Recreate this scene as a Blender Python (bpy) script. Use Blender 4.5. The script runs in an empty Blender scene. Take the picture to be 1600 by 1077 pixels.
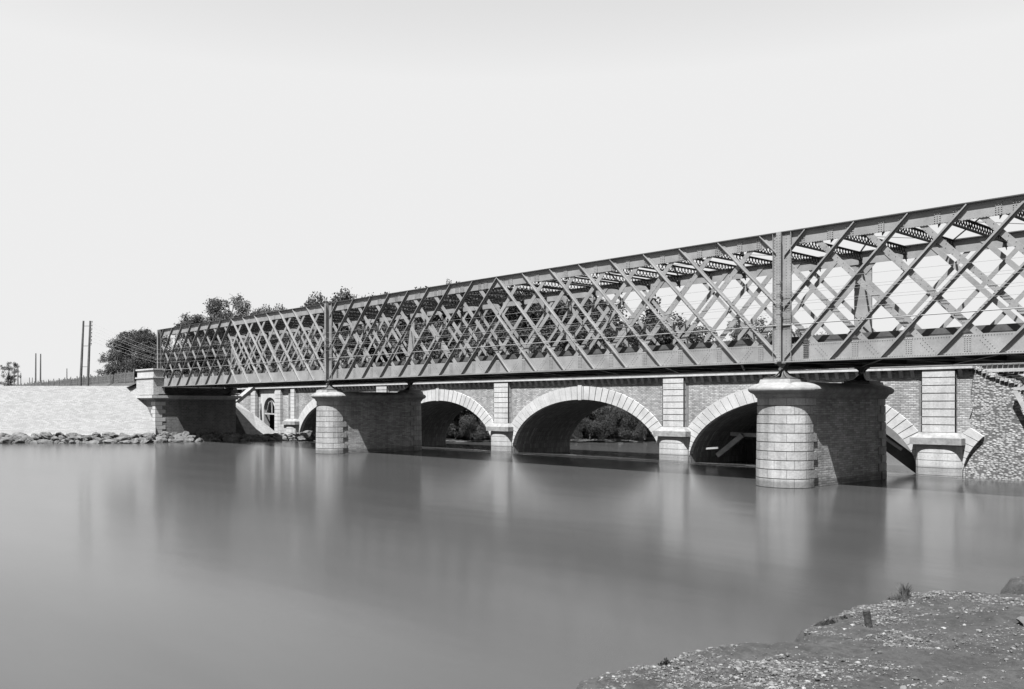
import bpy, math, random
import numpy as np
from mathutils import Vector, Matrix, Euler
random.seed(7); rng = np.random.default_rng(11)
S = bpy.context.scene; COL = S.collection
# ------------------------------------------------------------------ helpers
def tag(o, label=None, cat=None, group=None, kind=None):
    if label: o['label'] = label
    if cat: o['category'] = cat
    if group: o['group'] = group
    if kind: o['kind'] = kind
    return o
def empty(name, loc, label=None, cat=None, group=None):
    o = bpy.data.objects.new(name, None); COL.objects.link(o); o.location = loc
    o.empty_display_size = .3
    return tag(o, label, cat, group)
def copy_tree(o, parent=None):
    c = o.copy(); COL.objects.link(c); c.parent = parent
    for ch in list(o.children): copy_tree(ch, c)
    return c
class MB:
    def __init__(s): s.v = []; s.f = []; s.uv = {}
    def add(s, vs, fs, uvs=None):
        n = len(s.v); s.v += [tuple(p) for p in vs]
        for i, f in enumerate(fs):
            s.f.append(tuple(n + k for k in f))
            if uvs: s.uv[len(s.f) - 1] = uvs[i]
    def hexa(s, p):   # 8 points: bottom 4 ccw, top 4
        s.add(p, [(3,2,1,0),(4,5,6,7),(0,1,5,4),(1,2,6,5),(2,3,7,6),(3,0,4,7)])
    def box(s, x0, x1, y0, y1, z0, z1):
        s.hexa([(x0,y0,z0),(x1,y0,z0),(x1,y1,z0),(x0,y1,z0),(x0,y0,z1),(x1,y0,z1),(x1,y1,z1),(x0,y1,z1)])
    def bar(s, a, b, w, h, up=(0,0,1)):   # w along side, h along up
        a = Vector(a); b = Vector(b); d = (b - a).normalized(); up = Vector(up)
        sd = d.cross(up)
        if sd.length < 1e-4: sd = d.cross(Vector((0,1,0)))
        sd.normalize(); u = sd.cross(d).normalized()
        sd *= w / 2; u *= h / 2
        s.hexa([a - sd - u, a + sd - u, b + sd - u, b - sd - u, a - sd + u, a + sd + u, b + sd + u, b - sd + u])
    def tube(s, pts, r, n=8, cap=True):
        pts = [Vector(p) for p in pts]
        rr = r if isinstance(r, (list, tuple)) else [r] * len(pts)
        base = len(s.v); ref = None
        for i, p in enumerate(pts):
            d = (pts[min(i + 1, len(pts) - 1)] - pts[max(i - 1, 0)]).normalized()
            a = d.cross(Vector((0, 0, 1)) if abs(d.z) < .9 else Vector((1, 0, 0))).normalized(); b = d.cross(a)
            for k in range(n):
                t = 2 * math.pi * k / n
                s.v.append(tuple(p + (a * math.cos(t) + b * math.sin(t)) * rr[i]))
        for i in range(len(pts) - 1):
            for k in range(n):
                q = base + i * n; k2 = (k + 1) % n
                s.f.append((q + k, q + n + k, q + n + k2, q + k2))
        if cap:
            s.f.append(tuple(base + k for k in range(n))); q = base + (len(pts) - 1) * n
            s.f.append(tuple(q + k for k in reversed(range(n))))
    def sweep(s, path, prof, closed=True, capT=False, capB=False, uo=0):
        # path: [(x,y,nx,ny)], prof [(offset,z)] bottom to top
        n = len(path); m = len(prof); base = len(s.v)
        L = [0]
        for i in range(1, n + 1):
            a = path[i - 1]; b = path[i % n]; L.append(L[-1] + math.hypot(a[0] - b[0], a[1] - b[1]))
        for o, z in prof:
            for (x, y, nx, ny) in path: s.v.append((x + nx * o, y + ny * o, z))
        V = [0]
        for j in range(1, m): V.append(V[-1] + math.hypot(prof[j][0] - prof[j-1][0], prof[j][1] - prof[j-1][1]))
        for j in range(m - 1):
            for i in range(n if closed else n - 1):
                i2 = (i + 1) % n
                s.f.append((base + j*n + i, base + j*n + i2, base + (j+1)*n + i2, base + (j+1)*n + i))
                z0, z1 = prof[j][1], prof[j+1][1]
                if abs(z1 - z0) < .01: z0, z1 = z0, z0 + V[j+1] - V[j]
                s.uv[len(s.f) - 1] = [(L[i] + uo, z0), (L[i+1] + uo, z0), (L[i+1] + uo, z1), (L[i] + uo, z1)]
        if capT: s.f.append(tuple(base + (m-1)*n + i for i in range(n)))
        if capB: s.f.append(tuple(base + i for i in reversed(range(n))))
    def rivet(s, x, y, z, ny=-1, r=.026):
        r *= 1.05; h = .022 * ny
        s.add([(x-r,y,z-r),(x+r,y,z-r),(x+r,y,z+r),(x-r,y,z+r),(x-r*.5,y+h,z-r*.5),(x+r*.5,y+h,z-r*.5),(x+r*.5,y+h,z+r*.5),(x-r*.5,y+h,z+r*.5)],
              [(4,5,6,7),(0,1,5,4),(1,2,6,5),(2,3,7,6),(3,0,4,7)] if ny < 0 else [(7,6,5,4),(4,5,1,0),(5,6,2,1),(6,7,3,2),(7,4,0,3)])
    def build(s, name, mat, parent=None, smooth=False, loc=(0,0,0)):
        me = bpy.data.meshes.new(name)
        off = Vector(loc)
        if parent is not None:
            p = parent
            while p is not None: off = off + Vector(p.location); p = p.parent
        V = [(a - off.x, b - off.y, c - off.z) for a, b, c in s.v]
        me.from_pydata(V, [], s.f)
        uvl = me.uv_layers.new(name='UVMap')
        data = np.zeros(len(me.loops) * 2)
        for p in me.polygons:
            ls = p.loop_indices
            if p.index in s.uv:
                for k, li in enumerate(ls): data[2*li:2*li+2] = s.uv[p.index][k]
            else:
                nx, ny, nz = p.normal; ax, ay, az = abs(nx), abs(ny), abs(nz)
                hl = math.hypot(nx, ny)
                for li in ls:
                    x, y, z = s.v[me.loops[li].vertex_index]
                    if az > .8 or hl < 1e-5: data[2*li:2*li+2] = (x, y)
                    else: data[2*li:2*li+2] = ((-ny * x + nx * y) / hl, z / (hl if az > .3 else 1))
        uvl.data.foreach_set('uv', data)
        if smooth: me.polygons.foreach_set('use_smooth', [True] * len(me.polygons))
        o = bpy.data.objects.new(name, me); COL.objects.link(o); me.materials.append(mat)
        o.location = loc
        if parent is not None: o.parent = parent
        return o
# ------------------------------------------------------------------ camera numbers (metres; X along the bridges, Y across, Z up)
F = 1409.; HZ = 634.; CAM = (22.0, -37.46, 3.72)
_n = math.hypot(.68, .7335); R = (.68 / _n, .7335 / _n); D = (-R[1], R[0])
def at(px, d, z):          # world point seen in column px at depth d
    a = (px - 800) / F
    return (CAM[0] + d * (D[0] + a * R[0]), CAM[1] + d * (D[1] + a * R[1]), z)
def gp(px, py, z):         # point on level z seen at pixel
    return at(px, F * (CAM[2] - z) / (py - HZ), z)
# ------------------------------------------------------------------ materials
def nodes(name):
    m = bpy.data.materials.new(name); m.use_nodes = True; nt = m.node_tree; b = nt.nodes['Principled BSDF']
    return m, nt, b
def N(nt, typ, **kw):
    n = nt.nodes.new(typ)
    for k, v in kw.items():
        if k.startswith('_'): setattr(n, k[1:], v)
        else: n.inputs[k.replace('_', ' ')].default_value = v
    return n
def g(v, a=1): return (v, v, v, a)
def mixc(nt, fac, a, b, mode='MIX'):
    n = nt.nodes.new('ShaderNodeMix'); n.data_type = 'RGBA'; n.blend_type = mode
    for sock, val in ((n.inputs[0], fac), (n.inputs[6], a), (n.inputs[7], b)):
        if hasattr(val, 'links') or hasattr(val, 'is_linked'): nt.links.new(val, sock)
        else: sock.default_value = val
    return n.outputs[2]
def ramp(nt, src, p):
    n = nt.nodes.new('ShaderNodeValToRGB'); nt.links.new(src, n.inputs[0])
    e = n.color_ramp.elements
    while len(e) < len(p): e.new(.5)
    for el, (pos, v) in zip(e, p): el.position = pos; el.color = g(v)
    return n.outputs[0]
def pos(nt, scale=(1,1,1), uv=False):
    t = nt.nodes.new('ShaderNodeTexCoord' if uv else 'ShaderNodeNewGeometry')
    mp = nt.nodes.new('ShaderNodeMapping'); mp.inputs['Scale'].default_value = scale
    nt.links.new(t.outputs['UV' if uv else 'Position'], mp.inputs[0]); return mp.outputs[0]
def noise(nt, vec, scale, detail=4, rough=.6):
    n = N(nt, 'ShaderNodeTexNoise', Scale=scale, Detail=detail, Roughness=rough); nt.links.new(vec, n.inputs['Vector']); return n.outputs['Fac']
def bump(nt, b, h, strength, dist=.02):
    n = N(nt, 'ShaderNodeBump', Strength=strength, Distance=dist); nt.links.new(h, n.inputs['Height']); nt.links.new(n.outputs[0], b.inputs['Normal'])
def plain(name, v, var=.25, scale=1.5, rough=.8, bstr=.3, fine=14, spec=.3):
    m, nt, b = nodes(name); p = pos(nt)
    a = noise(nt, p, scale, 5); c = noise(nt, p, fine, 4)
    x = ramp(nt, a, [(.3, v * (1 - var)), (.7, v * (1 + var))])
    y = mixc(nt, .6, x, ramp(nt, c, [(.3, 1 - var), (.7, 1 + var * .5)]), 'MULTIPLY')
    nt.links.new(y, b.inputs['Base Color']); b.inputs['Roughness'].default_value = rough
    b.inputs['Specular IOR Level'].default_value = spec
    bump(nt, b, c, bstr)
    return m
def masonry(name, v, mort, bw, rh, ms=.012, var=.2, stain=.25, bstr=.6, offs=.5, ssc=.35, zoff=0., speck=0., tide=0.):
    m, nt, b = nodes(name); uv = pos(nt, uv=True); p = pos(nt)
    mp = uv.node; mp.inputs['Location'].default_value = (0, zoff, 0)
    br = N(nt, 'ShaderNodeTexBrick', Scale=1., Mortar_Size=ms, Mortar_Smooth=.3, Bias=0., Brick_Width=bw, Row_Height=rh)
    br.offset = offs
    br.inputs['Color1'].default_value = g(v * (1 - var)); br.inputs['Color2'].default_value = g(v * (1 + var)); br.inputs['Mortar'].default_value = g(mort)
    nt.links.new(uv, br.inputs['Vector'])
    a = noise(nt, p, ssc, 6, .65); f = noise(nt, p, 9, 5, .7)
    y = mixc(nt, 1., br.outputs['Color'], ramp(nt, a, [(.32, 1 - stain), (.62, 1.)]), 'MULTIPLY')
    y = mixc(nt, 1., y, ramp(nt, f, [(.3, .8), (.65, 1.1)]), 'MULTIPLY')
    st = noise(nt, pos(nt, (1.6, 1.6, .12)), 1.2, 5, .7)          # run-off stains down the face
    y = mixc(nt, 1., y, ramp(nt, st, [(.35, 1 - stain * .7), (.55, 1.)]), 'MULTIPLY')
    if tide:
        sz_ = N(nt, 'ShaderNodeSeparateXYZ'); nt.links.new(p, sz_.inputs[0])
        ad = N(nt, 'ShaderNodeMath', _operation='MULTIPLY_ADD'); nt.links.new(f, ad.inputs[0]); ad.inputs[1].default_value = -.5; nt.links.new(sz_.outputs[2], ad.inputs[2])
        y = mixc(nt, 1., y, ramp(nt, ad.outputs[0], [(0., 1 - tide), (.12, 1.)]), 'MULTIPLY')
    if speck:
        sp = N(nt, 'ShaderNodeTexBrick', Scale=1., Mortar_Size=0., Bias=-.93, Brick_Width=bw * 1.7, Row_Height=rh); sp.inputs['Color1'].default_value = g(1); sp.inputs['Color2'].default_value = g(1 - speck)
        nt.links.new(uv, sp.inputs['Vector']); 
        y = mixc(nt, 1., y, ramp(nt, sp.outputs['Color'], [(1 - speck + .02, 1 - speck), (1 - speck * .4, 1.)]), 'MULTIPLY')
    nt.links.new(y, b.inputs['Base Color']); b.inputs['Roughness'].default_value = .9; b.inputs['Specular IOR Level'].default_value = .2
    h = mixc(nt, .5, br.outputs['Fac'], f); 
    mm = N(nt, 'ShaderNodeMath', _operation='MULTIPLY_ADD'); nt.links.new(br.outputs['Fac'], mm.inputs[0]); mm.inputs[1].default_value = -1.; nt.links.new(f, mm.inputs[2])
    bump(nt, b, mm.outputs[0], bstr, .03)
    return m
M = {}
M['ashlar'] = masonry('ashlar_limestone', .225, .07, .86, .4133, .009, .16, .36, tide=.45)
M['ashlar_plain'] = masonry('dressed_stone', .275, .19, 1.6, 5.0, .006, .06, .26, .4, tide=.35)
M['voussoir'] = plain('voussoir_stone', .24, .17, .9, .9, .35, 8)
M['brick_pier'] = masonry('pier_brickwork', .23, .16, .42, .103, .014, .3, .35, tide=.4)
M['brick_span'] = masonry('spandrel_brickwork', .225, .13, .30, .10, .02, .34, .34)
M['brick_dark'] = masonry('dark_brickwork', .10, .16, .36, .17, .014, .20, .3)  # one dark brick tone with paler joints
M['wall'] = masonry('pale_coursed_stone', .13, .095, .5, .155, .016, .14, .07, .5, speck=.6)
M['pillar'] = masonry('pillar_brick', .26, .17, .45, .15, .014, .08, .18)
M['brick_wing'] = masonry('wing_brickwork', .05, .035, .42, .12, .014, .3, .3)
M['cap'] = plain('weathered_cap_stone', .135, .3, 2., .95, .6, 6)
M['barrel'] = None
M['iron'] = plain('painted_iron', .122, .24, .9, .55, .15, 20, .35)
M['flange_dark'] = plain('flange_iron', .03, .4, .8, .7, .2, 10, .3)  # top flange: iron darker than the chord web
M['iron_dark'] = plain('dark_iron', .025, .3, .8, .7, .2, 14, .2)  # darker iron tone for cross beams, floor members, rails and fittings
M['rust'] = plain('bearing_iron', .05, .25, 2, .6, .3, 20, .4)
M['wood'] = plain('weathered_timber', .07, .35, 2., .85, .4, 12)
M['wood_pale'] = plain('sawn_timber', .19, .25, 2., .8, .3, 12)
M['wood_dark'] = plain('tarred_timber', .035, .3, 2., .8, .3, 12)
M['rock'] = plain('riprap_stone', .062, .6, 1.3, .95, .9, 5)
M['rock_pale'] = plain('pale_boulder', .055, .3, 1.4, .95, .9, 7)
M['earth'] = plain('grassy_earth', .03, .4, .5, .95, .6, 5)
M['far_ground'] = plain('riverside_ground', .035, .4, .15, .95, .5, 2)
M['bark'] = plain('bark', .05, .3, 3, .95, .8, 10)
M['stake'] = plain('dark_stake_wood', .022, .5, 9., .9, .8, 40)
M['porcelain'] = plain('wire_metal', .14, .03, 3, .5, .0)
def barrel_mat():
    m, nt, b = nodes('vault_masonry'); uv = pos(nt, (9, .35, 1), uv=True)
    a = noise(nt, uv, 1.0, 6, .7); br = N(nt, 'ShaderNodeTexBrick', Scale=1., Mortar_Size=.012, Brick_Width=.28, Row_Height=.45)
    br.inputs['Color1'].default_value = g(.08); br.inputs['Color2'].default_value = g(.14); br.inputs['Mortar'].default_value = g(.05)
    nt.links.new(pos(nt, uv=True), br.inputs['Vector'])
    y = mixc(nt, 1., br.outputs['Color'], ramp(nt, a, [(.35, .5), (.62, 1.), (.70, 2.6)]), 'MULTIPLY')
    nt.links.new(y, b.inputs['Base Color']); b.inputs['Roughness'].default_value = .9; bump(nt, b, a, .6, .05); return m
M['barrel'] = barrel_mat()
def cobble_mat():
    m, nt, b = nodes('cobble_rubble'); uv = pos(nt, (6.3, 9.0, 1), uv=True)
    v = N(nt, 'ShaderNodeTexVoronoi', Scale=1., Randomness=.8); v.feature = 'F1'; nt.links.new(uv, v.inputs['Vector'])
    h = ramp(nt, v.outputs['Distance'], [(.15, 1.), (.7, 0.)])
    c = ramp(nt, v.outputs['Distance'], [(.3, .20), (.5, .155), (.7, .055)])
    sep = N(nt, 'ShaderNodeSeparateColor'); nt.links.new(v.outputs['Color'], sep.inputs[0])
    y = mixc(nt, 1., c, ramp(nt, sep.outputs[0], [(0., .75), (1., 1.1)]), 'MULTIPLY')
    y = mixc(nt, 1., y, ramp(nt, noise(nt, pos(nt), .8, 5, .7), [(.3, .6), (.6, 1.)]), 'MULTIPLY')
    nt.links.new(y, b.inputs['Base Color']); b.inputs['Roughness'].default_value = .95
    bump(nt, b, h, .9, .03); return m
M['cobble'] = cobble_mat()
def leaf_mat(name, v):
    m, nt, b = nodes(name)
    oi = nt.nodes.new('ShaderNodeObjectInfo')
    c = ramp(nt, noise(nt, pos(nt), .8, 4, .7), [(.3, v * .6), (.7, v * 1.7)])
    y = mixc(nt, 1., c, ramp(nt, oi.outputs['Random'], [(0., .75), (1., 1.3)]), 'MULTIPLY')
    nt.links.new(y, b.inputs['Base Color']); b.inputs['Roughness'].default_value = .75; b.inputs['Specular IOR Level'].default_value = .25
    tr = nt.nodes.new('ShaderNodeBsdfTranslucent'); nt.links.new(y, tr.inputs[0])
    mx = nt.nodes.new('ShaderNodeMixShader'); mx.inputs[0].default_value = .25
    nt.links.new(b.outputs[0], mx.inputs[1]); nt.links.new(tr.outputs[0], mx.inputs[2]); nt.links.new(mx.outputs[0], nt.nodes['Material Output'].inputs[0])
    return m
M['leaf'] = leaf_mat('dark_foliage', .026); M['leaf_light'] = leaf_mat('light_foliage', .045)
def water_mat():
    m, nt, b = nodes('river_water'); p = pos(nt, (1, .25, 1)); 
    a = noise(nt, pos(nt, (.05, .22, 1)), 1., 4, .6)
    c = ramp(nt, a, [(.3, .025), (.7, .033)])
    sx = N(nt, 'ShaderNodeSeparateXYZ'); gq = nt.nodes.new('ShaderNodeNewGeometry'); nt.links.new(gq.outputs['Position'], sx.inputs[0])
    zone = N(nt, 'ShaderNodeMapRange'); nt.links.new(sx.outputs[1], zone.inputs[0]); zone.inputs[1].default_value = 9.; zone.inputs[2].default_value = 14.
    zon2 = N(nt, 'ShaderNodeMapRange'); nt.links.new(sx.outputs[1], zon2.inputs[0]); zon2.inputs[1].default_value = 30.; zon2.inputs[2].default_value = 20.
    fo = ramp(nt, noise(nt, pos(nt, (.35, .9, 1)), 1., 5, .6), [(.58, 0.), (.72, 1.)])
    mu = N(nt, 'ShaderNodeMath', _operation='MULTIPLY'); nt.links.new(zone.outputs[0], mu.inputs[0]); nt.links.new(zon2.outputs[0], mu.inputs[1])
    m2 = N(nt, 'ShaderNodeMath', _operation='MULTIPLY'); nt.links.new(mu.outputs[0], m2.inputs[0]); nt.links.new(fo, m2.inputs[1])
    y = mixc(nt, m2.outputs[0], c, g(.12))
    nt.links.new(y, b.inputs['Base Color'])
    rr = N(nt, 'ShaderNodeMapRange'); nt.links.new(m2.outputs[0], rr.inputs[0]); rr.inputs[3].default_value = .16; rr.inputs[4].default_value = .6
    nt.links.new(rr.outputs[0], b.inputs['Roughness'])
    b.inputs['IOR'].default_value = 1.333
    bump(nt, b, noise(nt, pos(nt, (.25, .8, 1)), 1., 3, .5), .05, .15)
    return m
M['water'] = water_mat()
def bank_mat():
    m, nt, b = nodes('gravelly_sand'); p = pos(nt)
    a = noise(nt, p, 1.1, 6, .65); f = noise(nt, p, 45, 5, .7); k = noise(nt, pos(nt, (1, 1.3, 1)), 7, 5, .7)
    y = ramp(nt, a, [(.3, .010), (.7, .028)])
    y = mixc(nt, 1., y, ramp(nt, f, [(.3, .6), (.7, 1.3)]), 'MULTIPLY')
    y = mixc(nt, 1., y, ramp(nt, k, [(.38, .45), (.56, 1.15)]), 'MULTIPLY')
    nt.links.new(y, b.inputs['Base Color']); b.inputs['Roughness'].default_value = .95
    mm = N(nt, 'ShaderNodeMath', _operation='ADD'); nt.links.new(k, mm.inputs[0]); nt.links.new(f, mm.inputs[1])
    bump(nt, b, mm.outputs[0], .9, .03); return m
M['bank'] = bank_mat()
def pebble_mat():
    m, nt, b = nodes('pebbles')
    at_ = nt.nodes.new('ShaderNodeNewGeometry')
    y = ramp(nt, at_.outputs['Random Per Island'], [(0., .02), (.5, .042), (.85, .075), (1., .13)])
    nt.links.new(y, b.inputs['Base Color']); b.inputs['Roughness'].default_value = .85; return m
M['pebble'] = pebble_mat()

# ================================================================== THE IRON LATTICE BRIDGE
W = 7.75; P = 39.35 / 17; PL = 33.6 / 15
BAYS = [(-39.35 - 33.6, PL, 15), (-39.35, P, 17), (0., P, 17)]
X0, X1 = BAYS[0][0], 39.35
ZB, ZT = 5.70, 11.73
bridge = empty('railway_bridge', (-39.35, W / 2, ZB), 'long grey riveted iron lattice girder railway bridge crossing the river', 'bridge')
diag_store = []
for side, (Y, o) in enumerate(((0., -1), (W, 1))):
    mb = MB()    # top chord
    mb.box(X0, X1, Y - .015, Y + .015, ZT - .66, ZT - .05)
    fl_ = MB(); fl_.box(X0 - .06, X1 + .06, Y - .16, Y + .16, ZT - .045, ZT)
    for s_ in (-1, 1):
        mb.box(X0, X1, Y + s_ * .016, Y + s_ * .09, ZT - .06, ZT - .047)
        mb.box(X0, X1, Y + s_ * .016, Y + s_ * .03, ZT - .15, ZT - .062)
    for (xa, p, n) in BAYS:
        for k in range(n + 1):
            x = xa + k * p
            mb.box(x - .12, x + .12, Y + o * .016, Y + o * .028, ZT - .655, ZT - .155)
    if side == 0:
        x = -38.
        while x < 14:
            k = min(((abs(x - (b[0] + round((x - b[0]) / b[1]) * b[1]))) for b in BAYS))
            if k < .17:
                for j in range(6): mb.rivet(x, Y - .028, ZT - .6 + j * .085)
            elif -2 < x: mb.rivet(x, Y - .03, ZT - .11, r=.018)
            x += .105
        x = -20.
        while x < 14: mb.rivet(x, Y - .016, ZT - .63, r=.018); x += .12
    tc_ = mb.build('top_chord', M['iron'], bridge); fl_.build('top_flange', M['flange_dark'], tc_)
    mb = MB()    # bottom chord
    mb.box(X0, X1, Y - .015, Y + .015, ZB + .045, ZB + .85)
    mb.box(X0 - .06, X1 + .06, Y - .27, Y + .27, ZB, ZB + .04)
    for s_ in (-1, 1):
        mb.box(X0, X1, Y + s_ * .016, Y + s_ * .09, ZB + .042, ZB + .055)
        mb.box(X0, X1, Y + s_ * .016, Y + s_ * .03, ZB + .057, ZB + .15)
    for (xa, p, n) in BAYS:
        for k in range(n + 1):
            for dx in (0,):
                x = xa + k * p + p / 2
                mb.box(x - .14, x + .14, Y + o * .016, Y + o * .028, ZB + .155, ZB + .845)
    if side == 0:
        x = -39.
        while x < 14:
            mb.rivet(x, Y - .03, ZB + .10, r=.022)
            mb.rivet(x, Y - .03, ZB + .80, r=.014) if x > -12 else None
            x += .105
        for (xa, p, n) in BAYS[1:]:
            for k in range(n):
                xc = xa + (k + .5) * p
                if xc > 14: break
                for q in (-.10, 0, .10):
                    for j in range(8): mb.rivet(xc + q, Y - .028, ZB + .2 + j * .082)
                for sgn in (-1, 1):     # rivets where a flat bar ends behind the web
                    for j in range(7):
                        for q in (-.08, .08):
                            mb.rivet(xa + k * p + sgn * (.12 + j * .085) + q * .7, Y - .016, ZB + .12 + j * .09 - q * .7 * sgn, r=.018)
    mb.build('bottom_chord', M['iron'], bridge)
    # diagonals: fifth-height lattice, run 2.5 panels
    for bi, (xa, p, n) in enumerate(BAYS):
        xb = xa + n * p; mid = (xa + xb) / 2; run = 2.5 * p; H = ZT - ZB - .12
        for sg in (1, -1):
            for k in range(-2, n + 3):
                a = xa + k * p; b = a + sg * run
                lo, hi = min(a, b), max(a, b)
                l2, h2 = max(lo, xa + .12), min(hi, xb - .12)
                if h2 - l2 < .35: continue
                def zz(x): return ZB + .06 + H * (x - a) / (b - a)
                mb = MB()
                dy = .045 if sg > 0 else .075
                def seg(u0, u1, leg):
                    A = Vector((u0, Y, zz(u0))); B = Vector((u1, Y, zz(u1)))
                    if leg:
                        yy = Y + o * .036
                        mb.bar((A.x, yy, A.z), (B.x, yy, B.z), .024, .205, up=((B - A).cross(Vector((0, 1, 0)))))
                        yo = Y + o * .098
                        mb.bar((A.x, yo, A.z), (B.x, yo, B.z), .098, .026, up=((B - A).cross(Vector((0, 1, 0)))))
                        yo = Y + o * .154
                        mb.bar((A.x, yo, A.z), (B.x, yo, B.z), .012, .045, up=((B - A).cross(Vector((0, 1, 0)))))
                    else:
                        yy = Y - o * .031
                        mb.bar((A.x, yy, A.z), (B.x, yy, B.z), .024, .25, up=((B - A).cross(Vector((0, 1, 0)))))
                        if side == 0 and -12 < A.x < 16:
                            Lg = (B - A).length; q = .15; dd = (B - A).normalized(); nn = Vector((dd.z, 0, -dd.x))
                            while q < Lg - .1:
                                for w_ in (-.07, .07):
                                    c = A + dd * (q + (.1 if w_ > 0 else 0)) + nn * w_; mb.rivet(c.x, yy - .013, c.z, r=.017)
                                q += .38
                if sg > 0: parts = [(l2, min(h2, mid), True), (max(l2, mid), h2, False)]
                else: parts = [(l2, min(h2, mid), False), (max(l2, mid), h2, True)]
                for u0, u1, leg in parts:
                    if u1 - u0 > .05: seg(u0, u1, leg)
                cx = (l2 + h2) / 2; r_ = (cx - CAM[0]) * R[0] + (Y - CAM[1]) * R[1]; d_ = (cx - CAM[0]) * D[0] + (Y - CAM[1]) * D[1]
                vis = d_ > 5 and abs(r_ / d_) < .60
                diag_store.append(((d_ if vis else 1e3 + d_) + (8 if side else 0), mb))
    # posts
    for x in (X0 + .25, -39.35, 0., X1 - .25):
        mb = MB(); edge = x < -60 or x > 30
        w = .14 if edge else .46
        mb.box(x - w, x + w, Y + o * .052, Y + o * .078, ZB + .045, ZT - .05)
        for q in (-w, w): mb.box(q + x - .012, q + x + .012, Y + o * .08, Y + o * .15, ZB + .045, ZT - .05)
        mb.box(x - .013, x + .013, Y + o * .08, Y + o * .40, ZB + .045, ZT - .05)
        cp = MB(); cp.box(x - .12, x + .12, Y + o * .403, Y + o * .42, ZB + .045, ZT - .05)
        if side == 0 and not edge:
            z = ZB + .12
            while z < ZT - .1:
                for q in (-.075, .075): cp.rivet(x + q, -.42, z, r=.02)
                for q in (-.40, -.2, .2, .40): mb.rivet(x + q, -.078, z, r=.018)
                z += .13
        po = mb.build('post', M['iron'], bridge); cp.build('cover_plate', M['iron'], po)
diag_store.sort(key=lambda t: t[0])
for d_, mb in diag_store[:100]: mb.build('lattice_bar', M['iron'], bridge)
rest = MB()
for d_, mb in diag_store[100:]: rest.add(mb.v, mb.f)
tag(rest.build('lattice_bar', M['iron'], bridge), kind='stuff')
# overhead lattice cross beams
stuffb = MB(); nb = 0; over = []
for (xa, p, n) in BAYS:
    for k in range(0, n + 1):
        x = xa + k * p
        if k == 0 and xa > X0: continue
        mb = MB(); z0, z1 = ZT - .46, ZT - .07
        for z in (z0, z1):
            mb.box(x - .09, x + .09, .10, W - .10, z - .012, z + .012)
            mb.box(x - .012, x + .012, .10, W - .10, z + (.013 if z == z0 else -.07), z + (.07 if z == z0 else -.013))
        q = .12; st = .30
        while q < W - .4:
            mb.bar((x - .02, q, z0), (x - .02, q + st, z1), .012, .05, up=(1, 0, 0)); mb.bar((x + .02, q + st, z0), (x + .02, q, z1), .012, .05, up=(1, 0, 0))
            q += st
        # gusset brackets at both ends
        for (ya, yb) in ((.02, .5), (W - .02, W - .5)):
            mb.add([(x, ya, z0 - .35), (x, yb, z0), (x, ya, z0), (x + .02, ya, z0 - .35), (x + .02, yb, z0), (x + .02, ya, z0)], [(0,1,2),(5,4,3),(0,3,4,1)])
        mb.build('overhead_beam', M['iron_dark'], bridge)
# top wind bracing
mb = MB()
for (xa, p, n) in BAYS:
    k = 0
    while k + 2 <= n:
        x = xa + k * p
        mb.bar((x, .2, ZT - .03), (x + 2 * p, W - .2, ZT - .03), .09, .012); mb.bar((x, W - .2, ZT - .055), (x + 2 * p, .2, ZT - .055), .09, .012)
        k += 2
mb.build('top_wind_bracing', M['iron'], bridge)
# floor
for (xa, p, n) in BAYS:
    for k in range(n + 1):
        if k == 0 and xa > X0: continue
        x = xa + k * p; mb = MB()
        mb.box(x - .012, x + .012, .02, W - .02, ZB + .07, ZB + .62); mb.box(x - .14, x + .14, .02, W - .02, ZB + .045, ZB + .068); mb.box(x - .12, x + .12, .02, W - .02, ZB + .622, ZB + .64)
        if -14 < x < 14:
            y = .3
            while y < W: mb.rivet(x, y, ZB + .04, r=.02); y += .2
        mb.build('floor_beam', M['iron_dark'], bridge)
for y in (1.2, 2.7, 5.0, 6.5):
    mb = MB(); mb.box(X0, X1, y - .01, y + .01, ZB + .65, ZB + .772); mb.box(X0, X1, y - .1, y + .1, ZB + .642, ZB + .648); mb.build('stringer', M['iron_dark'], bridge)
mb = MB(); x = X0 - .5
while x < X1 + .5: mb.box(x, x + .352, .02, W - .02, ZB + .775, ZB + .84); x += .36
mb.build('deck_planking', M['wood_dark'], bridge)
for y0_ in (.75, 4.55):
    mb = MB(); x = X0 - .3
    while x < X1 + .3: mb.box(x, x + .26, y0_, y0_ + 2.45, ZB + .842, ZB + 1.10); x += .62
    mb.build('sleepers', M['wood_dark'], bridge)
for y0_ in (.45, W - .7):
    mb = MB(); mb.box(X0, X1, y0_, y0_ + .25, ZB + .842, ZB + 1.2); mb.build('guard_timber', M['wood_dark'], bridge)
for y in (1.2, 2.7, 5.0, 6.5):
    mb = MB(); mb.box(X0 - 8, X1 + 6, y - .035, y + .035, ZB + 1.103, ZB + 1.26); mb.build('rail', M['iron_dark'], bridge)
mb = MB()
for (xa, p, n) in BAYS:
    k = 0
    while k + 2 <= n:
        x = xa + k * p
        mb.bar((x, .15, ZB - .012), (x + 2 * p, W - .15, ZB - .012), .11, .014); mb.bar((x, W - .15, ZB + .012), (x + 2 * p, .15, ZB + .012), .11, .014); k += 2
mb.build('bottom_wind_bracing', M['iron'], bridge)
mb = MB(); mb.tube([(X0, -.12, 7.42), (X1, -.12, 7.42)], .026, 6); mb.build('handrail', M['porcelain'], bridge)
mb = MB(); mb.tube([(X0, W + .12, 7.42), (X1, W + .12, 7.42)], .028, 6); mb.build('handrail', M['iron'], bridge)
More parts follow.
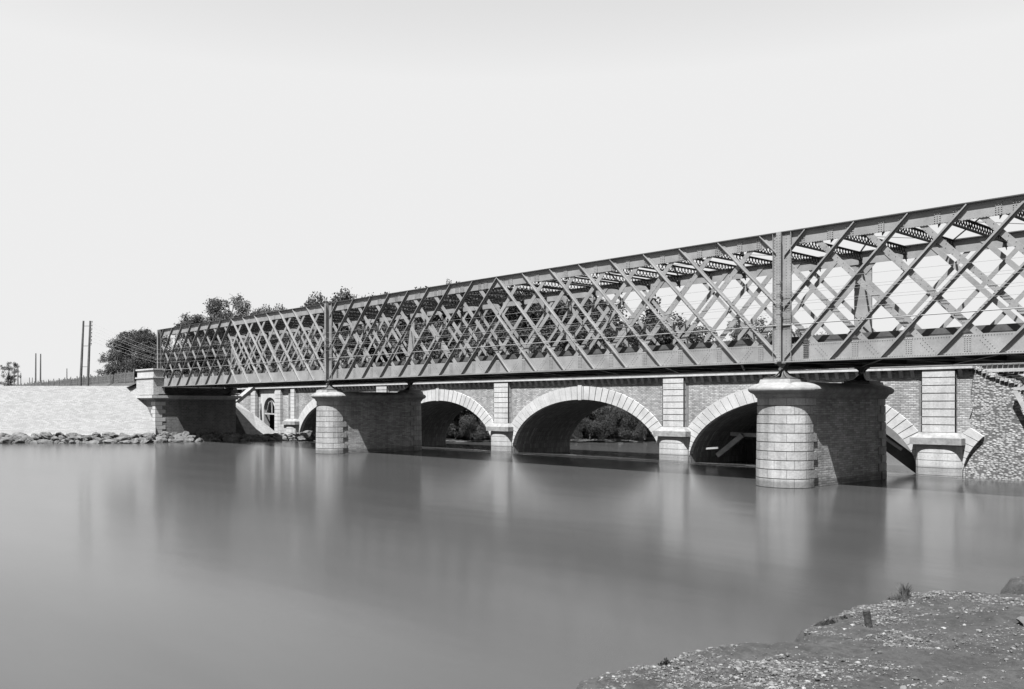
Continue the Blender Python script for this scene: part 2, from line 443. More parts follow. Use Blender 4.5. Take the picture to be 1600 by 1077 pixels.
# bearings
def bearing(x, y, zb):
    mb = MB(); zt = ZB - .03; zw = zt - .26
    mb.box(x - .28, x + .28, y - .28, y + .28, zt - .03, zt + .028)
    pr = [(.26, zt - .032), (.15, zt - .12), (.07, zw)]
    lo = [(.075, zw - .02), (.14, zw - .14), (.27, zb + .18), (.43, zb + .10), (.62, zb + .065)]
    for (prof) in (pr, lo):
        for yy in ((-.2, .2) if prof is pr else (0,)):
            f_ = 1 if prof is pr else 1
            for i in range(len(prof) - 1):
                (w0, z0), (w1, z1) = prof[i], prof[i + 1]
                sc0 = (.35 + .65 * w0 / .62) if prof is lo else 1; sc1 = (.35 + .65 * w1 / .62) if prof is lo else 1
                t = .025
                # solid fin following the curve, leaning in towards the waist
                ys0, ys1 = y + yy * (sc0 if prof is lo else .5 + w0), y + yy * (sc1 if prof is lo else .5 + w1)
                if prof is lo and i < 3 and abs(yy) > .4 or prof is pr or i >= 3 or abs(yy) < .3:
                    mb.hexa([(x - w1, ys1 - t, z1), (x + w1, ys1 - t, z1), (x + w1, ys1 + t, z1), (x - w1, ys1 + t, z1), (x - w0, ys0 - t, z0), (x + w0, ys0 - t, z0), (x + w0, ys0 + t, z0), (x - w0, ys0 + t, z0)])
        for xx in (-.52, -.2, .2, .52) if prof is lo else (0,):
            for i in range(len(prof) - 1):
                (w0, z0), (w1, z1) = prof[i], prof[i + 1]; t = .025
                a0 = xx * w0 / .62 * 1.15; a1 = xx * w1 / .62 * 1.15
                mb.hexa([(x + a1 - t, y - w1, z1), (x + a1 + t, y - w1, z1), (x + a1 + t, y + w1, z1), (x + a1 - t, y + w1, z1), (x + a0 - t, y - w0, z0), (x + a0 + t, y - w0, z0), (x + a0 + t, y + w0, z0), (x + a0 - t, y + w0, z0)])
    mb.tube([(x, y - .3, zw - .01), (x, y + .3, zw - .01)], .075, 10)
    mb.box(x - .68, x + .68, y - .62, y + .62, zb, zb + .064)
    return mb
ZC = 4.93
for x in (-39.35, 0.):
    for y in (0., W): bearing(x, y, ZC).build('bearing', M['rust'], bridge)

# ================================================================== PIERS
def plan(hw, c, ya, yb, n=20):
    pts = []
    for i in range(n + 1):           # front half ellipse, left to right (ccw seen from above: from (-hw) through -y to +hw)
        t = math.pi + math.pi * i / n
        x, y = hw * math.cos(t), c * math.sin(t); nx, ny = x / hw**2, y / c**2; l = math.hypot(nx, ny)
        pts.append((x, ya + y, nx / l, ny / l))
    for i in range(n + 1):
        t = math.pi * i / n
        x, y = hw * math.cos(t), c * math.sin(t); nx, ny = x / hw**2, y / c**2; l = math.hypot(nx, ny)
        pts.append((x, yb + y, nx / l, ny / l))
    return pts
CH = .4133
def pier(x0, label):
    e = empty('bridge_pier', (x0, W / 2, 0), label, 'bridge pier', 'stone piers carrying the iron bridge')
    pl = [(x + x0, y, nx, ny) for (x, y, nx, ny) in plan(1.24, .98, .08, W - .25)]
    mb = MB(); mb.sweep(pl, [(-.02 + .06, -1.6), (-.02, 4.08)], capT=True); mb.build('brick_core', M['brick_pier'], e)
    # dressed courses round both noses, with alternating long and short returns
    for end in (0, 1):
        mb = MB(); n = 21; half = pl[:n] if end == 0 else pl[n:]
        for j in range(-3, 10):
            z0 = j * CH + .018; z1 = (j + 1) * CH - .018
            if j == 9: z1 = 4.07
            o0 = .03 + .008 * (9 - j) * .9; ret = .62 if j % 2 else .30
            if end == 0 and j < 0: ret = .5
            yj = .08 + ret if end == 0 else W - .25 - ret
            p = [( (half[0][0]), yj, half[0][2], 0.)] + half + [(half[-1][0], yj, half[-1][2], 0.)]
            m_ = MB(); m_.sweep(p, [(-.05, z0), (o0, z0), (o0, z1), (-.05, z1)], closed=False, uo=(.43 if j % 2 else 0) + x0)
            # close the quoin ends
            for q in (p[0], p[-1]):
                m_.add([(q[0] - q[2] * .05, q[1], z0), (q[0] + q[2] * o0, q[1], z0), (q[0] + q[2] * o0, q[1], z1), (q[0] - q[2] * .05, q[1], z1)], [(0, 1, 2, 3)])
            n0 = len(mb.f); base = len(mb.v); mb.v += m_.v
            for i, f in enumerate(m_.f):
                mb.f.append(tuple(base + k for k in f))
                if i in m_.uv: mb.uv[len(mb.f) - 1] = m_.uv[i]
        mb.build('nose_masonry', M['ashlar'], e)
    mb = MB()
    mb.sweep(pl, [(.04, 4.06), (.10, 4.09), (.10, 4.14), (.13, 4.15), (.15, 4.20), (.22, 4.27), (.34, 4.31), (.36, 4.34), (.40, 4.36), (.44, 4.42), (.45, 4.48), (.43, 4.54), (.36, 4.61), (.20, 4.69), (-.05, 4.76), (-.35, 4.80)], capT=True, capB=True)
    cap = mb.build('pier_cap', M['cap'], e)
    for y in (0., W):
        mb = MB(); mb.hexa([(x0-.82,y-.78,4.70),(x0+.82,y-.78,4.70),(x0+.82,y+.78,4.70),(x0-.82,y+.78,4.70),(x0-.76,y-.72,4.925),(x0+.76,y-.72,4.925),(x0+.76,y+.72,4.925),(x0-.76,y+.72,4.925)])
        mb.build('bearing_block', M['cap'], e)
    return e
pier(0., 'nearer and larger bridge pier with pale rounded nose, at the right')
pier(-39.35, 'farther bridge pier with pale rounded nose, left of the middle')

# ================================================================== IRON BRIDGE ABUTMENT (left bank)
XA = -72.
e = empty('bridge_abutment', (XA - 2, 3.5, 0), 'brick abutment with pale quoins carrying the far left end of the iron bridge', 'abutment')
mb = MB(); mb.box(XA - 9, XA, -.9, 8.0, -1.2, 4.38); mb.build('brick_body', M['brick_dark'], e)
mb = MB()
for j in range(0, 11):
    z0 = j * CH + .015; z1 = z0 + CH - .03; r1 = 1.05 if j % 2 else .7
    if z1 > 4.38: break
    mb.box(XA - r1, XA + .035, -.935, -.9 + r1, z0, z1)
mb.build('quoins', M['ashlar_plain'], e)
mb = MB(); mb.box(XA - 9, XA + .16, -1.15, 8.2, 4.382, 4.52); mb.box(XA - 9, XA + .34, -1.4, 8.5, 4.523, 4.80); mb.build('abutment_cap', M['ashlar_plain'], e)
mb = MB()
mb.box(-76.7, -72.0, -1.1, .1, 4.863, 6.60); mb.build('parapet_pillar', M['pillar'], e)
mb = MB(); mb.box(-76.85, -71.85, -1.2, .2, 6.603, 6.74); mb.build('pillar_moulding', M['ashlar_plain'], e)
mb = MB(); mb.box(-76.6, -72.1, -1.05, .05, 6.743, 7.44); mb.build('pillar_block', M['ashlar_plain'], e)
mb = MB(); mb.box(-76.8, -71.95, -1.16, .16, 7.443, 7.6); mb.build('pillar_capstone', M['ashlar_plain'], e)
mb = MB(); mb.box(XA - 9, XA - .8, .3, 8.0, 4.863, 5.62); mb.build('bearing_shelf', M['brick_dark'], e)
for y in (0., W):
    bearing(XA - .5, y, 4.90).build('bearing', M['rust'], bridge)
# right end support, outside the picture
e = empty('bridge_abutment', (39.6, W / 2, 0), 'plain masonry abutment under the right end of the iron bridge on the near bank', 'abutment')
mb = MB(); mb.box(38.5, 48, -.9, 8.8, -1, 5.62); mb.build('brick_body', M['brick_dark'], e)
mb = MB(); mb.box(38.3, 48, -1.1, 9.0, 5.1, 5.5); mb.build('abutment_cap', M['ashlar_plain'], e)

# retaining wall (battered) running away to the left, with ledge
d0 = (-.0)
def wl(px, d, z): return at(px, d, z)
rw = empty('retaining_wall', wl(120, 93, .7), 'long pale sloping stone retaining wall with a dark ledge along its foot, left bank', 'retaining wall')
mb = MB()
cols = [(-700, 0), (-150, 0), (0, 0), (120, 0), (243, 0)]
for i in range(len(cols) - 1):
    a, b = cols[i][0], cols[i + 1][0]
    a0 = wl(a, 93, .75); b0 = wl(b, 93, .75)
    a1 = wl(a, 97.4, 5.85); b1 = wl(b, 97.4, 5.85); a2 = wl(a, 99.5, 5.85); b2 = wl(b, 99.5, 5.85); a3 = wl(a, 99.5, 0); b3 = wl(b, 99.5, 0); a4 = wl(a, 93, -1); b4 = wl(b, 93, -1)
    mb.add([a0, b0, b1, a1], [(0, 1, 2, 3)]); mb.add([a1, b1, b2, a2], [(0, 1, 2, 3)]); mb.add([a2, b2, b3, a3], [(0, 1, 2, 3)]); mb.add([a4, b4, b0, a0], [(0, 1, 2, 3)])
mb.build('battered_face', M['wall'], rw)
mb = MB()
a = wl(-700, 92.4, .55); b = wl(241, 92.4, .55); c_ = wl(241, 93.3, .55); d_ = wl(-700, 93.3, .55)
mb.hexa([a, b, c_, d_] + [(p[0], p[1], .78) for p in (a, b, c_, d_)]); mb.build('ledge', M['ashlar_plain'], rw)
mb = MB()
a = wl(-700, 92.55, -1.); b = wl(241, 92.55, -1.); c_ = wl(241, 93.2, -1.); d_ = wl(-700, 93.2, -1.)
mb.hexa([a, b, c_, d_] + [(p[0], p[1], .54) for p in (a, b, c_, d_)]); mb.build('footing', M['brick_dark'], rw)
# raised ground behind the wall
mb = MB()
poly = [wl(-700, 98, 0), wl(205, 98.5, 0), (-84, 8.3), (-88.5, 14), (-97, 60), (-300, 300), (-900, 300), (-900, -300)]
pz = [(p[0], p[1]) for p in poly]
n = len(pz)
mb.add([(x, y, 5.78) for x, y in pz] + [(x, y, -1) for x, y in pz], [tuple(range(n))] + [(i, i + n, (i + 1) % n + n, (i + 1) % n) for i in range(n)])
tag(mb.build('embankment', M['earth']), kind='structure')
mb = MB()   # railway bank, slightly higher
q0 = at(222, 97.5, 0); q1 = at(166, 110, 0); q2 = at(60, 142, 0); q3 = at(-200, 300, 0)
L_ = [q0, q1, q2, q3]; Bk = [(q[0] + .5, q[1] + 9) for q in L_]
for i in range(3):
    a, b = L_[i], L_[i + 1]; c_, d_ = Bk[i + 1], Bk[i]
    mb.add([(a[0], a[1], 6.45), (b[0], b[1], 6.45), (c_[0], c_[1], 6.45), (d_[0], d_[1], 6.45), (a[0] - .2, a[1] - 1.4, 5.7), (b[0] - .2, b[1] - 1.4, 5.7)], [(3, 2, 1, 0), (0, 1, 5, 4)])
mb.add([(q0[0], q0[1], 6.45), (Bk[0][0], Bk[0][1], 6.45), (Bk[0][0], Bk[0][1], 5.0), (q0[0] - .2, q0[1] - 1.4, 5.0)], [(0, 1, 2, 3)])
tag(mb.build('railway_embankment', M['earth']), kind='structure')
# picket fence
fn = empty('picket_fence', (q1[0], q1[1], 6.45), 'weathered picket fence along the railway on top of the left bank', 'fence')
mb = MB(); rl = MB(); pts = [at(210, 98, 0), at(166, 110, 0), at(66, 143, 0), at(0, 190, 0)]
for i in range(3):
    a = Vector(pts[i]); b = Vector(pts[i + 1]); L = (b - a).length; k = 0.
    a.z = b.z = 0
    for zz_ in (6.75, 7.3): rl.bar(a + Vector((0, 0, zz_)), b + Vector((0, 0, zz_)), .05, .07)
    while k < L:
        p = a + (b - a) * (k / L); h = 7.5 + random.uniform(-.16, .12); le = random.uniform(-.05, .05)
        mb.hexa([(p.x - .05, p.y - .02, 6.4), (p.x + .05, p.y - .02, 6.4), (p.x + .05, p.y + .02, 6.4), (p.x - .05, p.y + .02, 6.4), (p.x - .04 + le, p.y - .02, h), (p.x + .04 + le, p.y - .02, h), (p.x + .04 + le, p.y + .02, h), (p.x - .04 + le, p.y + .02, h)])
        k += .26
mb.build('pickets', M['wood'], fn); rl.build('fence_rails', M['wood'], fn)
k = 0
for i in range(3):
    a = Vector(pts[i]); b = Vector(pts[i + 1]); L = (b - a).length; q = 0
    while q < L:
        p = a + (b - a) * (q / L); mb = MB(); mb.tube([(p.x, p.y - .06, 6.2), (p.x + .03, p.y - .06, 7.75)], .06, 6); mb.build('fence_post', M['wood'], fn); q += 4.

# telegraph poles
def pole(px, d, ztop, lean, label, group=None, r=.13, insul=False):
    b = at(px - lean, d, 5.7); t = at(px, d, ztop)
    e = empty('telegraph_pole', b, label, 'telegraph pole', group)
    mb = MB(); mb.tube([b, ((b[0]+t[0])/2, (b[1]+t[1])/2, (b[2]+t[2])/2), t], [r * 1.25, r * 1.05, r * .8], 10); mb.build('pole', M['wood_dark'] if False else M['bark'], e)
    if insul:
        for k in range(7):
            z = ztop - .3 - k * .42; f_ = (z - b[2]) / (ztop - b[2]); c = Vector(b) + (Vector(t) - Vector(b)) * f_
            for s_ in (1,):
                mb = MB(); mb.tube([c, c + Vector((R[0], R[1], 0)) * .22 * s_, c + Vector((R[0], R[1], .7)) * .22 * s_], .02, 5)
                mb.tube([c + Vector((R[0] * .22, R[1] * .22, .12)), c + Vector((R[0] * .22, R[1] * .22, .28))], [.06, .045], 7); mb.build('insulator', M['iron_dark'], e)
    return e
PG = 'telegraph poles along the left bank'
pole(130.5, 104, 13.5, 5, 'left pole of the tall pair of telegraph poles, leaning slightly right, above the retaining wall', PG)
pr_ = pole(141, 104, 13.5, 4, 'right pole of the tall pair of telegraph poles, with insulators down its side', PG, insul=True)
mb = MB()
for z in (12.9, 10.6, 8.2):
    f1 = (z - 5.7) / 7.8; a = at(125.5 + 5 * f1, 104, z); b = at(137 + 4 * f1, 104, z); mb.bar(a, b, .05, .05)
mb.build('tie_rods', M['iron_dark'], pr_)
pole(56, 172, 13.7, .5, 'left pole of the middle-distance pair of telegraph poles on the left bank', PG)
pole(63.5, 172, 13.6, .5, 'right pole of the middle-distance pair of telegraph poles on the left bank', PG)
pole(22, 225, 13.6, 0, 'left pole of the distant pair beside the small airy tree, left edge', PG)
pole(28, 225, 13.7, 0, 'right pole of the distant pair beside the small airy tree, left edge', PG)
pole(32.5, 280, 13.9, 0, 'short distant telegraph pole just right of the far pair', PG)
pole(46, 330, 14., 0, 'far tiny telegraph pole, left one of the two nearest the horizon', PG)
pole(50.5, 330, 14., 0, 'far tiny telegraph pole, right one of the two nearest the horizon', PG)
pole(104.5, 150, 9.9, 0, 'short thin post standing in the picket fence right of the pole pairs', PG, r=.08)
# wires
wz = [9.36, 8.92, 8.80, 8.42, 8.30, 7.98]
nm = ['topmost', 'second from the top', 'third from the top', 'fourth from the top', 'fifth from the top', 'lowest']
pt = Vector(at(141.5, 104, 0))
for i, z in enumerate(wz):
    zp = 13.3 - i * .42; L = []
    
    a = Vector((pt.x, pt.y, zp)); b = Vector((X0 + .2, -.47, z + .25))
    for t in (0, .25, .5, .75, 1.): L.append(a.lerp(b, t) - Vector((0, 0, .10 * 4 * t * (1 - t))))
    for (s0, s1) in ((X0 + .2, -39.35), (-39.35, 0.), (0., 39.35)):
        for t in (.25, .5, .75, 1.): L.append(Vector((s0 + (s1 - s0) * t, -.47, z - .10 * 4 * t * (1 - t) + (.25 * (1 - t) if s0 < -50 else 0))))
    mb = MB(); mb.tube(L, .008, 5)
    o = mb.build('telegraph_wire', M['porcelain'])
    tag(o, f'{nm[i]} of the telegraph wires strung along the front of the lattice bridge', 'telegraph wire', 'telegraph wires along the bridge')
for x in (-39.35, 0.):
    mb = MB()
    for z in wz: mb.box(x + .125, x + .16, -.52, -.42, z - .02, z + .02)
    mb.build('wire_bracket', M['rust'], bridge)

# ================================================================== STONE ARCH BRIDGE
YF = 15.0; BW = 7.0; PC = [1.05, -17.4, -35.72, -53.7, -71.7]; AR = 7.9; AB = 4.4; ZS = -.2
stone = empty('stone_arch_bridge', (-30, YF + BW / 2, 0), 'old stone road bridge with pale arch rings, broken off at its right end', 'bridge')
def ell(cx, a, b, t): return (cx + a * math.cos(t), ZS + b * math.sin(t))
for i in range(4):
    xr, xl = PC[i], PC[i + 1]; cx = (xr + xl) / 2; ar = (xr - xl) / 2 - 1.25
    NV = 41
    mb = MB(); kb = MB()    # voussoirs
    for k in range(NV):
        t0 = math.pi * k / NV; t1 = math.pi * (k + 1) / NV; gap = .0036
        key = (k == NV // 2); rb = AB + 1.05; ra = ar + 1.0
        P4 = []
        for (t, a_, b_) in ((t0 + gap, ar, AB), (t1 - gap, ar, AB), (t1 - gap, ra, rb), (t0 + gap, ra, rb)): P4.append(ell(cx, a_, b_, t))
        yf = YF - .10
        vs = [(x, yf, z) for x, z in P4] + [(x, YF + .3, z) for x, z in P4]
        mb.add(vs, [(0, 3, 2, 1), (0, 1, 5, 4), (1, 2, 6, 5), (2, 3, 7, 6), (3, 0, 4, 7)])
    kb.hexa([(cx - .16, YF - .17, AB - .24), (cx + .16, YF - .17, AB - .24), (cx + .16, YF - .103, AB - .24), (cx - .16, YF - .103, AB - .24), (cx - .21, YF - .17, AB + .93), (cx + .21, YF - .17, AB + .93), (cx + .21, YF - .103, AB + .93), (cx - .21, YF - .103, AB + .93)])
    rg = mb.build('arch_ring', M['voussoir'], stone); kb.build('keystone', M['voussoir'], rg)
    NS = 48     # spandrel
    for (yy, fl) in ((YF, 0), (YF + BW, 1)):
        mb = MB()
        for k in range(NS):
            ta = math.pi * k / NS; tb = math.pi * (k + 1) / NS
            a0 = ell(cx, ar + .08, AB + .08, ta); b0 = ell(cx, ar + .08, AB + .08, tb)
            q = [(a0[0], yy, a0[1]), (b0[0], yy, b0[1]), (b0[0], yy, 5.77), (a0[0], yy, 5.77)]
            mb.add(q, [(3, 2, 1, 0) if fl == 0 else (0, 1, 2, 3)])
        mb.build('spandrel_wall', M['brick_span'], stone)
    mb = MB(); L = 0
    for k in range(NS):
        ta = math.pi * k / NS; tb = math.pi * (k + 1) / NS
        a0 = ell(cx, ar + .02, AB + .02, ta); b0 = ell(cx, ar + .02, AB + .02, tb); s_ = math.dist(a0, b0)
        mb.add([(a0[0], YF - .02, a0[1]), (b0[0], YF - .02, b0[1]), (b0[0], YF + BW, b0[1]), (a0[0], YF + BW, a0[1])], [(0, 1, 2, 3)], [[(0, L), (0, L + s_), (BW, L + s_), (BW, L)]]); L += s_
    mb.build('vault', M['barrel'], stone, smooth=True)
for i, x in enumerate(PC):
    hw = 1.25
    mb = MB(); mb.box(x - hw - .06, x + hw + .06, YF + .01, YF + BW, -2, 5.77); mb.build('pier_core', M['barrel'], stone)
    pj = empty('pier', (x, YF, 0)); pj.parent = stone; pj.location = (x + 30, -BW / 2, 0)
    # block front: shallow convex plan
    def front(off, w=hw):
        pp = []
        for k in range(13):
            u = -1 + 2 * k / 12; yy = YF - .12 - .44 * math.sqrt(max(0, 1 - u ** 4 * .96))
            l = math.hypot(u ** 3, 1); pp.append((x + u * w, yy, u ** 3 / l, -1 / l))
        return [(x - w, YF + .2, -1, 0)] + pp + [(x + w, YF + .2, 1, 0)]
    mb = MB()
    for j in range(-3, 5):
        z0 = -.2 + j * .42 + .014; z1 = z0 + .42 - .028
        z1 = min(z1, 1.52)
        if z0 > 1.5: break
        pth = front(0)
        mb.sweep(pth, [(-.06, z0), (.02, z0), (.02, z1), (-.06, z1)], closed=False, uo=.43 * (j % 2))
    mb.sweep(front(0), [(-.05, -2), (-.05, 1.5)], closed=False)
    mb.build('cutwater', M['ashlar_plain'], stone)
    mb = MB(); mb.box(x - 1.42, x + 1.42, YF - .72, YF + .1, 1.53, 1.90); mb.hexa([(x - 1.38, YF - .70, 1.903), (x + 1.38, YF - .70, 1.903), (x + 1.38, YF + .1, 1.903), (x - 1.38, YF + .1, 1.903), (x - 1.02, YF - .32, 2.2), (x + 1.02, YF - .32, 2.2), (x + 1.02, YF + .1, 2.2), (x - 1.02, YF + .1, 2.2)])
    mb.build('cutwater_cap', M['cap'], stone)
    if i < 4:
        mb = MB(); mb.box(x - .92, x + .92, YF - .2, YF + .1, 2.2, 5.77)
        for j in range(8):
            z0 = 2.203 + j * .445; mb.box(x - .95, x + .95, YF - .26, YF - .18, z0 + .02, z0 + .41)
            mb.box(x - .95, x - .90, YF - .26, YF, z0 + .021, z0 + .409); mb.box(x + .90, x + .95, YF - .26, YF, z0 + .021, z0 + .409)
        mb.build('pilaster', M['ashlar_plain'], stone)
    bpy.data.objects.remove(pj)
# cornice with modillions
mb = MB(); mb.box(-85.5, 2.9, YF - .33, YF + BW + .4, 5.775, 5.905); mb.build('cornice', M['ashlar_plain'], stone)
x = -70.4
while x < 2.2:
    if min(abs(x - c) for c in PC) > 1.05:
        mb = MB(); mb.hexa([(x - .11, YF - .08, 5.33), (x + .11, YF - .08, 5.33), (x + .11, YF, 5.33), (x - .11, YF, 5.33), (x - .11, YF - .30, 5.77), (x + .11, YF - .30, 5.77), (x + .11, YF, 5.77), (x - .11, YF, 5.77)])
        mb.build('modillion', M['ashlar_plain'], stone)
    x += .66
mb = MB(); mb.box(-70.6, 2.6, YF - .035, YF - .003, 5.22, 5.77); mb.build('frieze', M['brick_pier'], stone)
mb = MB(); mb.box(-85.5, 2.7, YF + .3, YF + BW - .3, 5.903, 6.0); mb.build('roadway', M['far_ground'], stone)
# right broken end: brick strip and stub of the next arch
mb = MB(); pr2 = [(2.4, -1), (2.4, 2.2), (2.75, 2.4), (2.62, 3.0), (2.78, 3.5), (2.70, 4.3), (2.80, 5.2), (2.76, 5.62)]
mb.add([(x, YF - .02, z) for x, z in pr2] + [(1.3, YF - .02, 5.62), (1.3, YF - .02, -1)] + [(x, YF + BW, z) for x, z in pr2], [tuple(range(10))] + [(k, k + 10, k + 11, k + 1) for k in range(7)])
mb.build('broken_end', M['brick_span'], stone)
cx = PC[0] + 1.25 + AR; mb = MB(); NV = 41
for k in range(NV - 1, NV - 8, -1):
    t0 = math.pi * k / NV; t1 = math.pi * (k + 1) / NV; gap = .0036
    f1 = 1. if k > NV - 7 else .92
    P4 = [ell(cx, a_, b_, t) for (t, a_, b_) in ((t0 + gap, AR, AB), (t1 - gap, AR, AB), (t1 - gap, AR + f1, AB + 1.05 * f1), (t0 + gap, AR + f1 * .9, AB + f1))]
    mb.add([(x, YF - .14, z) for x, z in P4] + [(x, YF + 1.2, z) for x, z in P4], [(0, 3, 2, 1), (0, 1, 5, 4), (1, 2, 6, 5), (2, 3, 7, 6), (3, 0, 4, 7)])
mb.build('broken_arch_stub', M['voussoir'], stone)
# cobble wall filling the broken arch
cw = empty('rubble_wall', (6, YF + 1, 0), 'rough cobble rubble wall closing the broken arch at the right edge', 'rubble wall')
prof = [(1.9, -2), (16, -2), (16, 4.2), (9, 4.1), (6.4, 4.2), (5.5, 4.45), (5.0, 4.95), (4.3, 5.15), (3.6, 5.45), (3.05, 5.78), (2.6, 5.80), (1.9, 5.5)]
mb = MB(); n = len(prof)
mb.add([(x, YF + .06 + (.0 if z < 3 else .03), z) for x, z in prof] + [(x, YF + BW, z) for x, z in prof], [tuple(range(n))] + [(i, i + n, (i + 1) % n + n, (i + 1) % n) for i in range(n)])
mb.build('cobble_face', M['cobble'], cw)
mb = MB()     # loose coping stones on the ragged top
for i in range(5, n - 2):
    a, b = prof[i], prof[i + 1]; L = math.dist(a, b); k = 0
    while k < L:
        t = k / L; x = a[0] + (b[0] - a[0]) * t; z = a[1] + (b[1] - a[1]) * t; r = random.uniform(.08, .17)
        mb.hexa([(x - r, YF - .02, z - .1), (x + r, YF - .05, z - .08), (x + r, YF + .5, z - .1), (x - r, YF + .5, z - .1), (x - r * .7, YF + .02, z + r), (x + r * .6, YF + .0, z + r * .8), (x + r * .7, YF + .4, z + r), (x - r * .7, YF + .4, z + r * .9)]); k += .26
mb.build('coping_stones', M['cobble'], cw)
# timber trestle
ts = empty('timber_trestle', (8, YF + 2, 0), 'makeshift timber trestle deck beyond the top of the rubble wall, right edge', 'trestle')
mb = MB()
x = 2.9
while x < 24: mb.box(x, x + .24, YF + .25, YF + 5, 5.93, 6.0); x += .27
mb.build('deck_planks', M['wood'], ts)
for y in (YF + .35, YF + 2.2, YF + 4.6):
    mb = MB(); mb.box(3.1, 24, y, y + .28, 5.56, 5.92); mb.build('stringer', M['wood_pale'], ts)
for x in (5.9, 9.5, 13.5, 18):
    for y in (YF + .36, YF + 4.6):
        mb = MB(); mb.box(x, x + .26, y + .01, y + .26, 3.9 if x < 16 else 1., 5.555); mb.build('trestle_post', M['wood'], ts)
mb = MB(); mb.bar((5.05, YF - .36, 4.55), (6.0, YF - .36, 2.6), .1, .22, up=(1, 0, 0)); mb.bar((5.0, YF - .36, 4.62), (7.5, YF - .36, 4.62), .12, .16); mb.build('brace', M['wood_pale'], ts)
# fallen centring timbers under the right arch
def timber(a, b, w, h, label, mat='wood', up=(0, 0, 1)):
    loc = tuple((Vector(a) + Vector(b)) / 2); mb = MB(); mb.bar(a, b, w, h, up)
    tag(mb.build('timber_beam', M[mat], loc=loc), label, 'timber', 'fallen timbers under the right arch')
timber((-5.6, 16.5, 3.5), (-.3, 17.2, -.5), .5, .75, 'huge dark slanting timber behind the right side of the right arch', 'wood_dark')
timber((-3.4, 16.0, 2.3), (-1.6, 16.1, 1.1), .12, .18, 'thin pale plank lying on the huge slanting timber', 'wood_pale')
def ony(Y, px, py):
    rx = D[0] + (px - 800) / F * R[0]; ry = D[1] + (px - 800) / F * R[1]; t = (Y - CAM[1]) / ry
    return (CAM[0] + t * rx, Y, CAM[2] + t * (HZ - py) / F)
timber(ony(17.6, 1143, 678), ony(17.6, 1195, 681), .3, .26, 'long level timber spanning the gloom of the right arch', 'wood_pale')
timber(ony(16.8, 1121, 712), ony(17.3, 1160, 680), .3, .32, 'slanting prop leaning up to the level timber under the arch', 'wood_pale')
timber(ony(15.7, 1104, 701), ony(15.5, 1121, 700), .12, .13, 'short pale stick against the vault left of the slanting prop', 'wood_pale')
timber((-10.6, 16.8, .1), (-8.3, 16.2, 1.7), .25, .3, 'short pale strut beside the near pier, lower one of two', 'wood_pale')
timber((-10.0, 16.9, 1.4), (-8.6, 16.4, 2.6), .18, .2, 'short pale strut beside the near pier, upper one of two', 'wood_pale')

cf = empty('collapsed_centring', ony(21.5, 1190, 700), 'dark collapsed timber centring blocking the far side of the right arch', 'timber frame')
a_, b_ = ony(21.6, 1152, 700), ony(21.6, 1235, 700); mb = MB(); x = a_[0]; i = 0
while x < b_[0]:
    mb.box(x, x + .27, 21.45 + .04 * (i % 2), 21.6 + .04 * (i % 2), -1.2, 3.6 - .25 * abs(math.sin(i * 1.7))); x += .3; i += 1
mb.build('boarding', M['wood_dark'], cf)
mb = MB(); mb.box(a_[0] - .3, b_[0] + .3, 21.2, 21.43, 1.2, 1.45); mb.box(a_[0] - .3, b_[0] + .3, 21.2, 21.43, 2.9, 3.15); mb.build('frame_beams', M['wood'], cf)
# left end of the stone bridge: doorway block
ab = empty('doorway_abutment', (-78, YF + 2, 0), 'pale stone abutment block with an arched doorway between tall pilasters, behind the iron abutment', 'abutment')
mb = MB()
mb.box(-74.47, -70.9, YF + .12, YF + 6.9, -1, 5.77); mb.build('recess_wall', M['brick_pier'], ab)
# wall with arched opening
xl, xr, ztop, zs = -79.05, -75.95, 4.72, 3.2
mb = MB()
mb.box(-79.8, xl, YF, YF + .8, -1, 5.77); 
NS = 16
for k in range(NS):
    ta = math.pi * k / NS; tb = math.pi * (k + 1) / NS; cxx = (xl + xr) / 2; a_ = (xr - xl) / 2
    p0 = (cxx + a_ * math.cos(ta), zs + (ztop - zs) * math.sin(ta)); p1 = (cxx + a_ * math.cos(tb), zs + (ztop - zs) * math.sin(tb))
    mb.add([(p0[0], YF, p0[1]), (p1[0], YF, p1[1]), (p1[0], YF, 5.77), (p0[0], YF, 5.77), (p0[0], YF + .8, p0[1]), (p1[0], YF + .8, p1[1])], [(3, 2, 1, 0), (0, 1, 5, 4)])
mb.box(xr, -75.8, YF + .005, YF + .8, -1, 5.77)
mb.build('doorway_wall', M['ashlar_plain'], ab)
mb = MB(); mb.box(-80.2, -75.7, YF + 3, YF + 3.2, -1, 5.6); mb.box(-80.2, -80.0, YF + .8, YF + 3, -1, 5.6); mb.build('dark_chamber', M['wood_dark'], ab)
mb = MB(); mb.bar((xl - .15, YF + .2, 2.75), (xr + .1, YF + .2, 2.7), .12, .16)
mb.bar((-78.8, YF + .25, 2.8), (-78.0, YF + .25, 4.3), .06, .12, up=(0, 1, 0)); mb.bar((-77.4, YF + .25, 2.8), (-77.5, YF + .25, 4.4), .06, .16, up=(0, 1, 0)); mb.bar((-76.1, YF + .25, 2.8), (-77.4, YF + .25, 4.5), .06, .12, up=(0, 1, 0)); mb.bar((-78.4, YF + .3, 4.0), (-77.6, YF + .3, 4.3), .06, .14, up=(0, 1, 0))
mb.build('broken_window_frame', M['wood_pale'], ab)
for (a, b) in ((-75.86, -74.47), (-81.9, -80.75), (-72.06, -71.2)):
    mb = MB(); zb_ = 2.2 if a > -73 else -.6; mb.box(a + .03, b - .03, YF - .2, YF + .12, zb_, 5.77); z = zb_
    while z + .4 < 5.77: mb.box(a, b, YF - .26, YF + .1, z + .02, z + .41); z += .43
    mb.build('pilaster', M['ashlar_plain'], ab)
